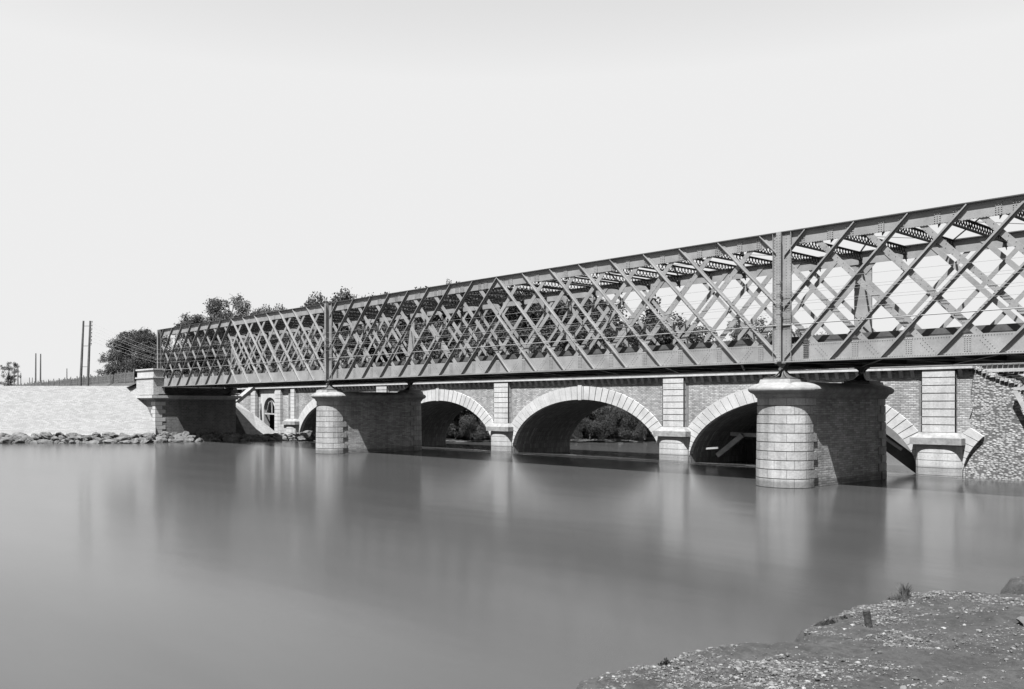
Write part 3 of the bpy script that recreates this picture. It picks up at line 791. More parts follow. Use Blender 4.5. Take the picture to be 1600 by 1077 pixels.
mb = MB(); mb.box(-80.75, -79.8, YF + .2, YF + 1, -1, 5.77); mb.box(-88, -81.9, YF + .1, YF + 1, -1, 5.3); mb.build('brick_strip', M['brick_pier'], ab)
mb = MB(); mb.box(-74.6, -70.5, YF - .5, YF + .11, -1, 1.5)
mb.build('plinth', M['ashlar'], ab)
# ramp revetment between the two abutments
rv = empty('wing_wall', (-72.5, 11, 0), 'wing wall with pale slanting coping stepping down to the water between the abutments', 'wing wall')
def onx(X, px, py):
    rx = D[0] + (px - 800) / F * R[0]; ry = D[1] + (px - 800) / F * R[1]; t = (X - CAM[0]) / rx
    return (X, CAM[1] + t * ry, CAM[2] + t * (HZ - py) / F)
Lo = [onx(-75.2, 364, 631), onx(-75.2, 400, 670), onx(-75.2, 433, 695)]; Up = [onx(-77.4, 371, 629), onx(-77.4, 396, 647), onx(-77.2, 433, 677)]
mb = MB()
for i in range(2): mb.add([Lo[i], Lo[i+1], Up[i+1], Up[i]], [(0, 1, 2, 3)])
mb.build('sloping_face', M['pillar'], rv)
mb = MB()
mb.add([Lo[0], Lo[1], Lo[2], (-75.2, Lo[2][1], -2), (-75.2, 7.9, -2), (-75.2, 7.9, Lo[0][2])], [(5, 4, 3, 2, 1, 0)])
mb.build('brick_face', M['brick_wing'], rv)
mb = MB(); mb.bar(onx(-77.6, 364, 632), onx(-79.6, 395, 606), .6, .45); mb.build('raking_coping', M['cap'], rv)

# ================================================================== WATER, GROUND
mb = MB(); ys = [-400, -60, -20, 0, 5, 7, 9, 11, 13, 15, 17, 19, 22, 24, 26, 60, 150, 1500]
def wzf(y): 
    t = min(max((y - 5) / 19, 0), 1); return -.5 * (t * t * (3 - 2 * t))
xs = [-900, -300, -100, -80, -60, -40, -20, 0, 20, 40, 100, 300, 900]
nx = len(xs)
for y in ys:
    for x in xs: mb.v.append((x, y, wzf(y)))
for j in range(len(ys) - 1):
    for i in range(nx - 1): mb.f.append((j*nx+i, j*nx+i+1, (j+1)*nx+i+1, (j+1)*nx+i))
tag(mb.build('river_water', M['water'], smooth=True), kind='structure')
def sdist(px, py, line):     # signed distance to polyline, positive on its left side
    best = np.full(px.shape, 1e9); sg = np.ones(px.shape)
    for (ax, ay), (bx, by) in zip(line[:-1], line[1:]):
        dx, dy = bx - ax, by - ay; L2 = dx*dx + dy*dy
        t = np.clip(((px-ax)*dx + (py-ay)*dy) / L2, 0, 1)
        d = np.hypot(px - ax - t*dx, py - ay - t*dy); s = np.sign(dx*(py-ay) - dy*(px-ax))
        m = d < best - 1e-9; best = np.where(m, d, best); sg = np.where(m, s, sg)
    return best * sg
def vnoise(x, y, seed=0):
    r = np.random.default_rng(seed).random((256, 256)); xi = np.floor(x).astype(int); yi = np.floor(y).astype(int)
    fx = x - xi; fy = y - yi; fx = fx*fx*(3-2*fx); fy = fy*fy*(3-2*fy); a = lambda i, j: r[(xi+i) % 256, (yi+j) % 256]
    return (a(0,0)*(1-fx)+a(1,0)*fx)*(1-fy) + (a(0,1)*(1-fx)+a(1,1)*fx)*fy - .5
def fbm(x, y, o=4, seed=0):
    s = 0; k = 1.
    for i in range(o): s = s + vnoise(x * 2**i, y * 2**i, seed + i) * k; k *= .5
    return s
def gridmesh(name, X, Y, Z, mat):
    ny, nx = Z.shape; me = bpy.data.meshes.new(name)
    co = np.stack([X, Y, Z], -1).reshape(-1, 3); i = np.arange(ny * nx).reshape(ny, nx)
    f = np.stack([i[:-1, :-1], i[:-1, 1:], i[1:, 1:], i[1:, :-1]], -1).reshape(-1, 4)
    me.vertices.add(len(co)); me.vertices.foreach_set('co', co.ravel()); me.loops.add(f.size); me.loops.foreach_set('vertex_index', f.ravel())
    me.polygons.add(len(f)); me.polygons.foreach_set('loop_start', np.arange(len(f)) * 4); me.polygons.foreach_set('loop_total', np.full(len(f), 4)); me.polygons.foreach_set('use_smooth', np.ones(len(f), bool))
    me.update(); me.validate(); me.materials.append(mat); o = bpy.data.objects.new(name, me); COL.objects.link(o); return o
left = [(-900, -760), (-200, -150), (-90, -30), (-77.4, -14), (-72.3, -8.5), (-67.4, -3), (-66.7, 4.7), (-66.2, 10.3), (-66.0, 14), (-67, 22), (-60, 28.5), (-44, 46), (-15, 75), (60, 140), (300, 330), (900, 700), (2500, 1400)]
right = [(-900, -1500), (-40, -130), (12, -60), (15.4, -46), (16.05, -36)]
ax = np.concatenate([np.linspace(-1800, -150, 26), np.linspace(-145, 100, 164), np.linspace(110, 1800, 26)])
ay = np.concatenate([np.linspace(-1500, -100, 20), np.linspace(-90, 160, 150), np.linspace(180, 2200, 30)])
GX, GY = np.meshgrid(ax, ay)
sl = sdist(GX, GY, left)
rb = [(-900, -1500), (-40, -130), (12, -60), (30, -30), (30, 20), (16, 28), (45, 60), (120, 105), (350, 250), (900, 540), (2500, 1100)]
sr = -sdist(GX, GY, rb)
def prof_l(s): return np.interp(s, [-6, 0, 6, 12, 30, 120, 400], [-2.2, -.5, .0, .9, 2.2, 4., 6.])
hz = np.maximum(prof_l(sl), np.interp(sr, [-6, 0, 3, 30, 200], [-2.2, -.3, 1., 2., 4.]))
hz += np.clip(np.maximum(sl, sr) / 10, 0, 1) * fbm(GX / 13, GY / 13, 3, 5) * 1.0
# keep the coarse sheet under the detailed bank, the piers' foundations and the camera
nearb = (GX > 10) & (GX < 78) & (GY > -88) & (GY < 26); hz = np.where(nearb, -1.2, hz)
tag(gridmesh('ground', GX, GY, hz, M['far_ground']), kind='structure')
# detailed near bank
ye = [(-95, 4), (-60, 12), (-46, 15.3), (-36, 16.2), (-32, 16.55), (-31.45, 16.5), (-31.25, 16.3), (-31.05, 15.86), (-30.7, 15.86), (-29.8, 15.98), (-29.2, 16.0), (-28.4, 16.2), (-28.0, 16.62), (-27.75, 16.72), (-27.6, 16.55), (-27.35, 16.32), (-26.9, 16.2), (-26.3, 16.22), (-25.6, 16.18), (-24.8, 16.33), (-24.1, 16.4), (-23.5, 16.62), (-23.15, 17.0), (-22.95, 17.7), (-22.75, 18.4), (-22.55, 18.3), (-22.35, 17.5), (-22.15, 17.02), (-21.6, 16.84), (-21.1, 17.0), (-20.7, 17.9), (-19.5, 20.0), (-15, 23.5), (-8, 21), (0, 19), (8, 17), (14, 15.5), (40, 18)]
_ye = np.array(ye)
fx = np.concatenate([np.linspace(3, 15.2, 12), np.arange(15.3, 22.5, .045), np.linspace(22.6, 30, 40), np.linspace(31, 80, 20)])
fy = np.concatenate([np.linspace(-95, -37, 24), np.arange(-36.8, -33.5, .15), np.arange(-33.4, -19.5, .045), np.linspace(-19.3, -10, 24), np.linspace(-9, 30, 30)])
BX, BY = np.meshgrid(fx, fy)
line = [(x - .20, y + .03) for y, x in ye]
def bank_h(x, y):
    x = np.asarray(x, float); y = np.asarray(y, float)
    s = -sdist(x, y, line) + fbm(x * 2.2, y * 2.2, 3, 21) * .14
    h = np.interp(s, [-3, -.5, -.12, .03, .16, .5, 2, 8, 40], [-1.4, -.5, -.12, .72, .96, 1.02, 1.12, 1.75, 2.6])
    h = h + np.clip(s / .6, 0, 1) * (fbm(x * .9, y * .9, 3, 31) * .10 + fbm(x * 4, y * 5, 4, 33) * .085)
    return h, s
BZ, BS = bank_h(BX, BY)
tag(gridmesh('river_bank', BX, BY, BZ, M['bank']), kind='structure')
# pebbles (uncountable)
def ico(n=1):
    import bmesh
    bm = bmesh.new(); bmesh.ops.create_icosphere(bm, subdivisions=n, radius=1); v = np.array([tuple(a.co) for a in bm.verts]); f = [tuple(a.index for a in p.verts) for p in bm.faces]; bm.free(); return v, f
iv, if_ = ico(1); iv2, if2 = ico(3)
def gravel(npts, seed):
    r = np.random.default_rng(seed); allv = []; allf = []; base = 0
    n_ = npts * 3
    X = np.concatenate([r.uniform(15.8, 22.5, n_), r.uniform(15.8, 19.5, n_), r.uniform(15.6, 19.0, n_)])
    Y = np.concatenate([r.uniform(-33.5, -20.5, n_), r.uniform(-27.4, -21.0, n_), r.uniform(-32.5, -28.3, n_)]); sh = r.permutation(len(X)); X, Y = X[sh], Y[sh]
    H, Sg = bank_h(X, Y)
    pt_ = np.clip(.35 + fbm(X * 1.7, Y * 1.7, 3, 91) * 2.2, .05, 1); dens = .025 + .95 * np.clip(1 - np.abs(Sg - .75) / .95, 0, 1) * (Y > -27.5) * pt_ + .7 * np.clip((-28.4 - Y) / 1.2, 0, 1) * np.clip(1.7 - Sg / 1.7, 0, 1) * pt_ + .12 * (fbm(X * .8, Y * .8, 3, 77) > .16)
    keep = (Sg > .06) & (r.random(len(X)) < dens * .85); X, Y, H = X[keep][:npts], Y[keep][:npts], H[keep][:npts]
    for x, y, h in zip(X, Y, H):
        sz = min(.0058 * (1 / max(r.random(), .004)) ** .42, .030); a = r.random() * 6.28; sx, sy, sz_ = sz * r.uniform(.8, 1.5), sz * r.uniform(.7, 1.), sz * r.uniform(.4, .75)
        v = iv * (1 + r.normal(0, .13, (len(iv), 1))) * (sx, sy, sz_); c, s = math.cos(a), math.sin(a)
        v = np.stack([v[:, 0]*c - v[:, 1]*s, v[:, 0]*s + v[:, 1]*c, v[:, 2]], -1) + (x, y, h + sz_ * .25)
        allv.append(v); allf += [tuple(base + k for k in f) for f in if_]; base += len(v)
    me = bpy.data.meshes.new('gravel'); me.from_pydata(np.concatenate(allv).tolist(), [], allf); me.materials.append(M['pebble']); o = bpy.data.objects.new('gravel', me); COL.objects.link(o)
    tag(o, 'scattered pale pebbles and gravel on the near bank', 'gravel', kind='stuff')
gravel(30000, 3)
# ------------------------------------------------------------------ rocks
def rock_mesh(seed, mat, rough=.28):
    r = np.random.default_rng(seed); d = r.normal(size=(9, 3)); d /= np.linalg.norm(d, axis=1)[:, None]; v = iv2.copy()
    lim = r.uniform(.55, .95, 9)
    for k in range(9):       # chop planes
        p = v @ d[k]; ex = np.maximum(p - lim[k], 0); v -= ex[:, None] * d[k]
    v = v * (1 + (fbm(v[:, 0]*2 + 9, v[:, 1]*2 + v[:, 2]*1.7, 3, seed) * rough)[:, None])
    me = bpy.data.meshes.new('rock'); me.from_pydata((v * (1, .8, .62)).tolist(), [], if2); me.materials.append(mat); return me
RM = [rock_mesh(i, M['rock']) for i in range(7)]; RP = [rock_mesh(20 + i, M['rock_pale']) for i in range(4)]
def rock(me, loc, s, label, group=None, name='boulder'):
    o = bpy.data.objects.new(name, me); COL.objects.link(o); o.location = loc
    o.rotation_euler = (random.uniform(-.5, .5), random.uniform(-.5, .5), random.uniform(0, 6.28)); o.scale = (s * random.uniform(.8, 1.4), s * random.uniform(.8, 1.1), s * random.uniform(.7, 1.15))
    return tag(o, label, 'rock', group)
def shore(px):    # depth of waterline at column
    return np.interp(px, [-60, 0, 240, 300, 360, 440, 492], [88.8, 88.8, 88.8, 90.5, 93.5, 97, 96])
random.seed(5)
px = -12.
while px < 236:
    for row in range(3):
        d = 89.2 + row * 1.25 + random.uniform(-.4, .4); z = .05 + row * .26
        rock(random.choice(RM), at(px + random.uniform(-3, 3), d, z + random.uniform(-.08, .1)), random.uniform(.35, .72), 'rough boulder of the riprap heaped along the foot of the pale retaining wall', 'riprap boulders below the retaining wall')
    px += random.uniform(8, 11)
px = 240.
while px < 366:
    for row in range(3):
        x = XA + .5 + (2 - row) * 1.5 + random.uniform(-.4, .4)
        rock(random.choice(RM), ((lambda q: (x, q[1], q[2]))((0, CAM[1] + (x - CAM[0]) * ((D[1] + (px-800)/F*R[1]) / (D[0] + (px-800)/F*R[0])), .55 - (2 - row) * .26)) ), random.uniform(.38, .74), 'rough boulder of the riprap heaped against the iron bridge abutment', 'riprap boulders at the iron abutment')
    px += random.uniform(8, 12)
px = 366.
while px < 492:
    for row in range(2):
        rock(random.choice(RM), at(px + random.uniform(-3, 3), shore(px) + .6 + row * 1.3 + (3 if px > 440 else 0), -.02 + row * .28), random.uniform(.4, .75) * (1.2 if px < 430 else 1), 'dark boulder lying between the wing wall and the doorway abutment', 'boulders below the wing wall')
    px += random.uniform(9, 13)
rock(RP[0], at(478, 100.5, .25), 1.3, 'large pale flat boulder at the mouth of the leftmost arch')
# foreground stones
def onbank(px, py):
    z = 1.0
    for _ in range(6): p = gp(px, py, z); z = float(bank_h(p[0], p[1])[0])
    return (p[0], p[1], z)
p = onbank(1596, 962); rock(RP[1], (p[0] + .05, p[1], p[2] + .03), .105, 'big pale fractured stone at the right edge of the near bank, largest there')
p = onbank(1600, 945); rock(RP[2], (p[0] + .15, p[1], p[2] + .06), .085, 'pale rounded stone stacked behind the fractured one at the right edge')
p = onbank(1598, 975); rock(RP[3], (p[0] + .1, p[1] - .1, p[2] + .02), .06, 'small rounded stone in front of the fractured stone, right edge')
p = onbank(1412, 1078); rock(RP[0], (p[0], p[1], p[2] + .0), .05, 'flat pale stone half cut off by the bottom edge of the picture')
p = onbank(1340, 975); rock(RP[2], (p[0], p[1], p[2] + .01), .045, 'small flat pale stone just left of the wooden stake')
# wooden stake
p = onbank(1358, 978); b = Vector(p); t = Vector(onbank(1358, 978)) + Vector((-.035 * R[0], -.035 * R[1], .215))
mb = MB(); mb.tube([b - (t - b) * .3, b, b.lerp(t, .5), t - (t-b)*.03, t], [.040, .042, .044, .043, .034], 12)
st_ = mb.build('wooden_stake', M['stake'], loc=tuple(b)); tag(st_, 'short weathered round wooden stake leaning left on the near bank', 'stake')
# grass tufts
def tuft(px, py, n, h, spread, label, mat='leaf'):
    c = Vector(onbank(px, py)); mb = MB(); r = random.Random(px)
    for _ in range(n):
        a = r.uniform(0, 6.28); q = r.uniform(0, spread) ; bx = c.x + math.cos(a) * q; by = c.y + math.sin(a) * q
        hh = h * r.uniform(.25, 1.15) * (1 - .65 * q / spread); le = r.uniform(.05, .6) * hh; aa = r.uniform(0, 6.28); w = .0075
        z0 = c.z - .03; dx, dy = math.cos(aa) * le, math.sin(aa) * le; sx, sy = R[0] * w, R[1] * w
        m1 = (bx + dx * .35, by + dy * .35, z0 + hh * .65); t1 = (bx + dx, by + dy, z0 + hh)
        mb.add([(bx - sx, by - sy, z0), (bx + sx, by + sy, z0), (m1[0] + sx, m1[1] + sy, m1[2]), (m1[0] - sx, m1[1] - sy, m1[2]), t1], [(0, 1, 2, 3), (3, 2, 4)])
        if r.random() < .12:
            l = .010; mb.add([(t1[0]-l, t1[1], t1[2]-l), (t1[0]+l, t1[1], t1[2]), (t1[0], t1[1]+l, t1[2]+l), (t1[0]-l, t1[1], t1[2]+l)], [(0,1,2,3)])
    tag(mb.build('grass_tuft', M[mat], loc=tuple(c)), label, 'grass tuft', 'tufts of grass on the near bank')
tuft(1413, 936, 130, .28, .10, 'tall spiky weed tuft on the gravelly edge right of the stake', 'leaf_light')
tuft(1405, 938, 140, .14, .16, 'low dense weed mat at the foot of the tall spiky tuft')
tuft(1042, 1039, 150, .09, .10, 'small dark tuft on the lower left edge of the bank')
tuft(1060, 1030, 60, .04, .10, 'tiny flat tuft just right of the lower left one')
tuft(1150, 1006, 160, .06, .16, 'flat grassy mat on the bank edge halfway along')
tuft(1125, 1009, 100, .06, .12, 'smaller grassy mat left of the halfway one')
tuft(1296, 976, 170, .12, .15, 'dark grass clump on the little knoll left of the stake')
tuft(1318, 966, 90, .07, .14, 'dark grass clump between the knoll and the stake')
tuft(1282, 978, 90, .07, .1, 'sparse grass on the dark left face of the knoll')
tuft(1465, 921, 160, .06, .2, 'long low mat of dry grass on the bank edge right of the spiky tuft')
tuft(1540, 921, 40, .10, .05, 'thin wispy stems on the top edge of the bank')
tuft(1590, 897, 200, .16, .16, 'dark grass on the small spur at the right edge')
tuft(1594, 892, 140, .09, .12, 'second grass clump on the small spur, nearer the right edge')
tuft(1250, 1000, 60, .06, .08, 'little tuft where the bank edge meets the knoll')

# ================================================================== TREES
def leaf_mesh(name, centres, radii, n, size, seed, mat, hollow=.55):
    r = np.random.default_rng(seed); C = np.array(centres); Rd = np.array(radii); w = Rd.prod(1) ** (2/3); w = w / w.sum()
    k = r.choice(len(C), n, p=w); d = r.normal(size=(n, 3)); d /= np.linalg.norm(d, axis=1)[:, None]
    rad = (hollow + (1 - hollow) * r.random(n) ** .6) * (1 + r.normal(0, .06, n)); p = C[k] + d * Rd[k] * rad[:, None]
    # leaf sprays gather in small sub clumps
    sub = r.normal(size=(n // 14 + 1, 3)) * .0; idx = r.integers(0, n, n // 14 + 1); own = r.integers(0, len(idx), n); pull = r.random(n) < .45
    near = p[idx[own]]; p = np.where(pull[:, None], near + r.normal(0, size * 1.5, (n, 3)), p)
    nrm = r.normal(size=(n, 3)) + d * .6; nrm /= np.linalg.norm(nrm, axis=1)[:, None]
    a = np.cross(nrm, r.normal(size=(n, 3))); a /= np.linalg.norm(a, axis=1)[:, None]; b = np.cross(nrm, a)
    s = size * r.uniform(.5, 1.3, (n, 1)); a = a * s; b = b * s * .62
    V = np.stack([p - a, p - b * .9, p + a, p + b * .9], 1).reshape(-1, 3)
    me = bpy.data.meshes.new(name); me.vertices.add(4 * n); me.vertices.foreach_set('co', V.ravel()); me.loops.add(4 * n); me.loops.foreach_set('vertex_index', np.arange(4 * n)); me.polygons.add(n)
    me.polygons.foreach_set('loop_start', np.arange(n) * 4); me.polygons.foreach_set('loop_total', np.full(n, 4)); me.update(); me.materials.append(mat); return me
def tree_proto(kind, seed):
    r = random.Random(seed); H = 10.; C = []; Rd = []
    limbs = MB(); th = {'broad': .5, 'airy': .7, 'poplar': .8, 'conifer': .95, 'bush': .25}[kind] * H
    pts = [(0, 0, -.5)]; x = y = 0
    for i in range(1, 6): x += r.uniform(-.12, .12); y += r.uniform(-.12, .12); pts.append((x, y, th * i / 5))
    limbs.tube(pts, [.30, .26, .22, .17, .12, .06], 8)
    def limb(z0, ex, ey, ez, rr=.09):
        m = (ex * .5, ey * .5, (z0 + ez) / 2 + .2); limbs.tube([(0, 0, z0), m, (ex, ey, ez)], [rr, rr * .7, rr * .3], 5)
    if kind == 'broad':
        for i in range(26):
            a = r.uniform(0, 6.28); z = r.uniform(2.2, 9.2); q = math.sqrt(max(0, 1 - ((z - 5.2) / 4.8) ** 2)) * 3.6 * r.uniform(.3, 1.); s = r.uniform(.8, 1.5)
            C.append((q * math.cos(a), q * math.sin(a), z)); Rd.append((s, s, s * .75)); 
            if i % 2: limb(z * .45, q * math.cos(a), q * math.sin(a), z)
        n, sz, ho = 17000, .115, .5
    elif kind == 'airy':
        for i in range(46):
            a = r.uniform(0, 6.28); z = r.uniform(1.6, 9.7); q = r.uniform(.1, 3.5) * math.sqrt(max(.05, 1 - abs(z - 5.5) / 5.)); s = r.uniform(.35, .8)
            C.append((q * math.cos(a), q * math.sin(a), z)); Rd.append((s, s, s * .8)); limb(z * .6, q * math.cos(a), q * math.sin(a), z, .05)
        n, sz, ho = 9000, .095, .2
    elif kind == 'poplar':
        for i in range(20):
            a = r.uniform(0, 6.28); z = r.uniform(1., 9.7); q = .75 * (1 - (z / 11) ** 2) * r.random(); s = r.uniform(.5, .95) * (1 - z / 16)
            C.append((q * math.cos(a), q * math.sin(a), z)); Rd.append((s, s, s * 1.3))
        n, sz, ho = 5000, .15, .3
    elif kind == 'conifer':
        for i in range(26):
            z = 1. + 8.8 * i / 26; q = (1 - z / 10.3) * 2.; a = r.uniform(0, 6.28); s = .35 + q * .45
            C.append((q * .6 * math.cos(a), q * .6 * math.sin(a), z)); Rd.append((s, s, s * .5)); limb(z, q * math.cos(a), q * math.sin(a), z - .1, .04)
        n, sz, ho = 5000, .13, .3
    else:
        for i in range(18):
            a = r.uniform(0, 6.28); z = r.uniform(.8, 7.5); q = 5. * r.random() ** .6 * math.sqrt(max(0.05, 1 - (z / 9) ** 2)); s = r.uniform(1.3, 2.6)
            C.append((q * math.cos(a), q * math.sin(a), z)); Rd.append((s, s, s * .8)); limb(.3, q * math.cos(a), q * math.sin(a), z, .07)
        n, sz, ho = 11000, .17, .5
    return leaf_mesh(kind + '_crown', C, Rd, n, sz, seed, M['leaf_light'] if kind in ('airy',) else M['leaf'], ho), limbs
PRO = {}
for kind, seeds in (('broad', (1, 2, 3)), ('airy', (4, 5)), ('poplar', (6,)), ('conifer', (7,)), ('bush', (8, 9, 10))):
    for s_ in seeds:
        me, limbs = tree_proto(kind, s_); lm = limbs.build('trunk', M['bark']); lmd = lm.data; bpy.data.objects.remove(lm); PRO.setdefault(kind, []).append((me, lmd))
rt = random.Random(42)
def tree(kind, loc, h, label, group=None, wide=1., light=False):
    me, tm = rt.choice(PRO[kind]); nmn = {'broad': 'broadleaf_tree', 'airy': 'young_tree', 'poplar': 'poplar_tree', 'conifer': 'conifer_tree', 'bush': 'bush'}[kind]
    e = empty(nmn, loc, label, 'bush' if kind == 'bush' else 'tree', group); e.rotation_euler = (0, 0, rt.uniform(0, 6.28)); s = h / 10; e.scale = (s * wide, s * wide, s)
    o = bpy.data.objects.new('crown', me); COL.objects.link(o); o.parent = e
    o = bpy.data.objects.new('trunk' if kind != 'bush' else 'stems', tm); COL.objects.link(o); o.parent = e
def topz(py, d): return CAM[2] + (HZ - py) / F * d
def tp(kind, px, pytop, d, label, group=None, wide=1., zb=2.):
    p = at(px, d, zb); tree(kind, p, topz(pytop, d) - zb, label, group, wide)
G1 = 'trees on the left bank behind the abutment'
tp('broad', 198, 528, 135, 'leftmost tree of the dark clump left of the bridge end, with a ragged left side', G1, 1.0, 5.5)
tp('broad', 219, 515, 138, 'rounded dark tree in the middle of the clump left of the bridge end', G1, 1.1, 5.5)
tp('broad', 238, 520, 132, 'dark tree right beside the left end of the iron bridge', G1, 1.1, 5.5)
tp('broad', 265, 522, 136, 'dark tree seen through the first lattice panels of the bridge', G1, 1.1, 5.5)
tp('broad', 250, 523, 134, 'dense crown touching the top left corner of the lattice bridge', G1, 1.3, 5.5)
tp('bush', 235, 548, 126, 'thick bush just behind the parapet pillar of the bridge end', G1, 1.5, 5.7)
tp('bush', 208, 560, 130, 'dense bush filling the foot of the dark clump left of the bridge end', G1, 1.6, 5.7)
tp('broad', 225, 540, 130, 'low leafy tree in front of the dark clump beside the bridge end', G1, 1.4, 5.7)
tp('airy', 184, 545, 128, 'small open-branched tree at the left foot of the dark clump', G1, 1.3, 5.5)
tp('airy', 310, 490, 130, 'sparse tree rising just above the first span, left of the tall airy ones', G1, 1.1, 4)
tp('airy', 345, 461, 132, 'tallest airy tree above the left span of the iron bridge', G1, 1., 4)
tp('airy', 372, 465, 130, 'airy tree right of the tallest one above the left span', G1, .9, 4)
tp('broad', 356, 484, 134, 'dense crown between the two airy trees above the left span', G1, .9, 4)
tp('broad', 322, 497, 133, 'low dense crown under the sparse tree above the left span', G1, 1.1, 4)
tp('broad', 410, 478, 150, 'round dark treetop peeping above the left span, right of the airy trees', G1, .7, 3)
tp('broad', 430, 482, 150, 'smaller treetop peeping above the left span, middle of three', G1, .7, 3)
tp('broad', 451, 481, 150, 'smaller treetop peeping above the left span, right one of three', G1, .7, 3)
tp('broad', 395, 487, 140, 'dark tree filling the lattice below the peeping treetops', G1, 1.1, 3)
tp('broad', 470, 486, 140, 'dark tree behind the right part of the left span', G1, 1.1, 3)
tp('conifer', 540, 451, 128, 'pointed treetop above the bridge at the far pier', G1, .9, 2)
tp('broad', 516, 464, 126, 'tree crown above the bridge just right of the far pier', G1, .8, 2)
tp('broad', 566, 453, 130, 'high rounded crown above the bridge right of the pointed one', G1, .9, 2)
tp('broad', 588, 466, 130, 'crown sloping down behind the middle span', G1, .8, 2)
tp('airy', 696, 441, 132, 'thin sprig of a treetop showing above the middle span', G1, .5, 2)
tp('airy', 14, 564, 240, 'small far tree at the left edge of the picture', None, 1., 5.7)
tp('broad', 96, 592, 210, 'tiny far bush beyond the picket fence', None, .9, 5.7)
G2 = 'wood on the far bank behind the middle span'
for px, py, d in ((520,486,133),(553,474,134),(586,474,133),(620,468,133),(652,461,134),(684,458,133),(716,452,134),(749,450,133),(781,452,133),(815,455,133),(848,458,132),(878,463,132),(910,466,131),(940,472,130)):
    tp('broad', px, py, d, 'tree at the back of the wood filling the lattice of the middle span', G2 + ', back row', 1.25, .8)
k = 0
for px, py, d in ((500,486,122),(535,480,120),(570,476,124),(603,474,120),(636,466,118),(668,458,122),(700,451,124),(733,452,120),(765,452,118),(798,455,122),(832,458,120),(862,462,118),(893,464,118),(925,468,116),(955,470,118),(984,486,114)):
    tp('broad' , px, py, d, f'tree of the wood filling the lattice of the middle span', G2, 1.05, .8)
    k += 1
for px, py, d in ((300,540,125),(340,530,122),(380,525,118),(420,520,118),(460,520,116),(490,515,114),(520,520,112),(560,515,112),(600,510,112),(640,505,112),(680,505,112),(720,505,110),(760,505,110),(800,505,110),(840,508,110),(880,508,110),(920,508,110),(960,510,110),(1000,515,112)):
    tp('broad', px, py, d, 'lower tree in the undergrowth of the wood seen through the lattice', 'understorey trees behind the spans', 1.3, .6 if px > 470 else 4.)
tp('poplar', 1022, 466, 116, 'slender dark poplar standing clear above the wood, right end', None, 1.1, .8)
tp('broad', 1062, 482, 118, 'wind-blown spreading tree right of the slender poplar', None, 1.2, .8)
tp('broad', 1040, 505, 116, 'low dark tree between the poplar and the spreading tree', None, 1.2, .8)
tp('broad', 1105, 505, 120, 'low dark tree right of the spreading one, seen through the lattice', None, 1.2, .8)
tp('broad', 1135, 510, 125, 'second low dark tree left of the near pier post', None, 1.2, .8)
tp('airy', 1166, 496, 118, 'feathery tree left of the near pier post', None, 1., .8)
tp('broad', 1190, 508, 120, 'feathery low tree hidden by the near pier post', None, 1., .8)
tp('airy', 1250, 508, 120, 'thin tree in the first lattice panel right of the near pier post', None, 1., .8)
tp('bush', 1240, 540, 112, 'low bush behind the near pier post', None, 1., .8)
tp('airy', 1290, 520, 128, 'faint thin treetop in the second lattice panel right of the post', None, 1., .8)
for px, h, d in ((666,5,104),(690,4.2,103.5),(712,6.5,107),(735,4.5,104),(752,6,106),(775,5,105),(800,6.5,107),(880,6,104),(903,4.5,102.6),(922,6.2,104),(942,4.6,102.6),(960,5.6,104),(985,5.,103),(1008,6.4,105),(1030,5.5,105),(1060,6,106),(1090,5,107)):
    tree('bush', at(px, d, 0.), h * .75, f'leafy riverside bush at the water on the far bank, seen through the arches', 'bushes along the far bank', .8)
for px in range(655, 1060, 36):
    p = at(px, 110 + rt.uniform(-1, 3), .5); tree('broad', p, rt.uniform(8, 11), 'dark bank tree rising behind the riverside bushes', 'trees behind the riverside bushes', 1.2)
tree('bush', (-86, 11.5, 5.4), 1.2, 'scrubby bush on the bank above the wing wall', None, 1.4)
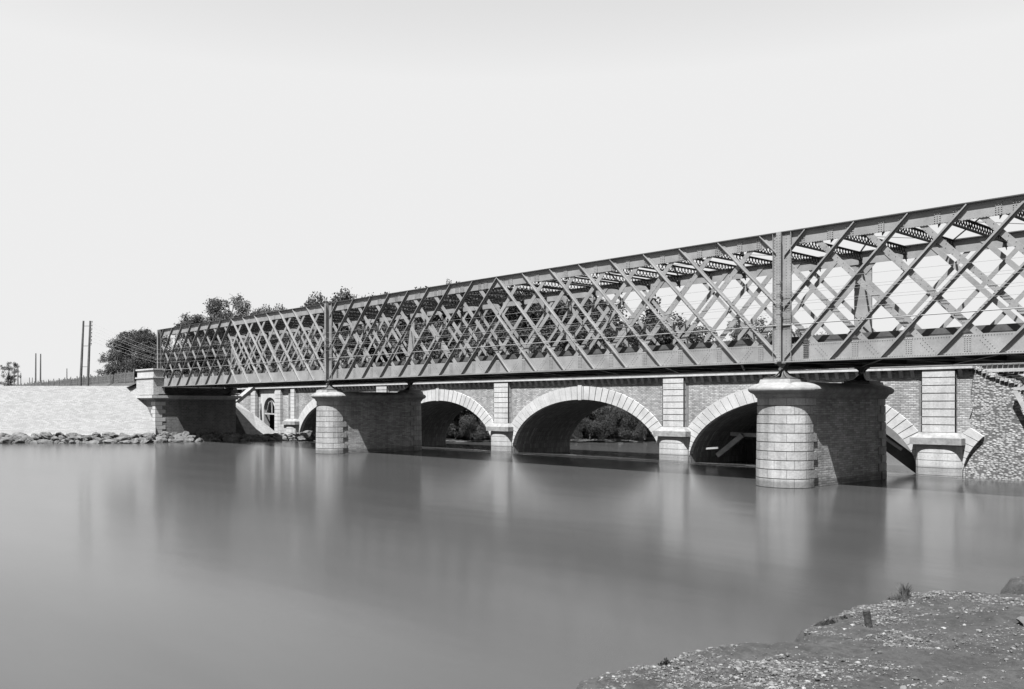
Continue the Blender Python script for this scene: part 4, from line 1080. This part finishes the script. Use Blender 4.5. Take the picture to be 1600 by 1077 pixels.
tree('bush', (-89, 10.5, 5.6), 1.3, 'wider scrubby bush left of the one above the wing wall', None, 1.6)

# ================================================================== LIGHT, SKY, CAMERA
EXPO = 2.0; SKYM = 8.5 / 2 ** EXPO; SKYK = .84
sv = Vector((.32, -1., 1.88)).normalized()
elev = math.asin(sv.z)
sun = bpy.data.lights.new('sun', 'SUN'); sun.energy = 5.0; sun.angle = math.radians(.5); sun.color = (1, 1, 1)
so = bpy.data.objects.new('sun', sun); COL.objects.link(so); so.rotation_euler = sv.to_track_quat('Z', 'Y').to_euler()
w = bpy.data.worlds.new('World'); S.world = w; w.use_nodes = True; nt = w.node_tree; bg = nt.nodes['Background']
sk = nt.nodes.new('ShaderNodeTexSky'); sk.sky_type = 'NISHITA'; sk.sun_disc = False; sk.sun_elevation = elev
sk.sun_rotation = math.atan2(sv.x, sv.y); sk.dust_density = 2.5; sk.air_density = 1.2; sk.altitude = 200
bw = nt.nodes.new('ShaderNodeRGBToBW'); nt.links.new(sk.outputs[0], bw.inputs[0])     # colourless sky, milky and even towards the horizon
k1 = nt.nodes.new('ShaderNodeMath'); k1.operation = 'MULTIPLY'; k1.inputs[1].default_value = SKYK; nt.links.new(bw.outputs[0], k1.inputs[0])
k2 = nt.nodes.new('ShaderNodeMath'); k2.operation = 'MINIMUM'; k2.inputs[1].default_value = SKYM; nt.links.new(k1.outputs[0], k2.inputs[0])
nt.links.new(k2.outputs[0], bg.inputs[0]); bg.inputs[1].default_value = .10
cam = bpy.data.cameras.new('camera'); co = bpy.data.objects.new('camera', cam); COL.objects.link(co); S.camera = co
co.location = CAM; fw = Vector((D[0], D[1], 0)); co.rotation_euler = fw.to_track_quat('-Z', 'Y').to_euler()
cam.sensor_width = 36; cam.lens = F / 1600 * 36; cam.shift_y = (HZ - 538.5) / 1600; cam.clip_start = .1; cam.clip_end = 6000
S.view_settings.view_transform = 'Standard'; S.view_settings.look = 'None'; S.view_settings.exposure = EXPO; S.view_settings.gamma = 1
S.cycles.max_bounces = 6
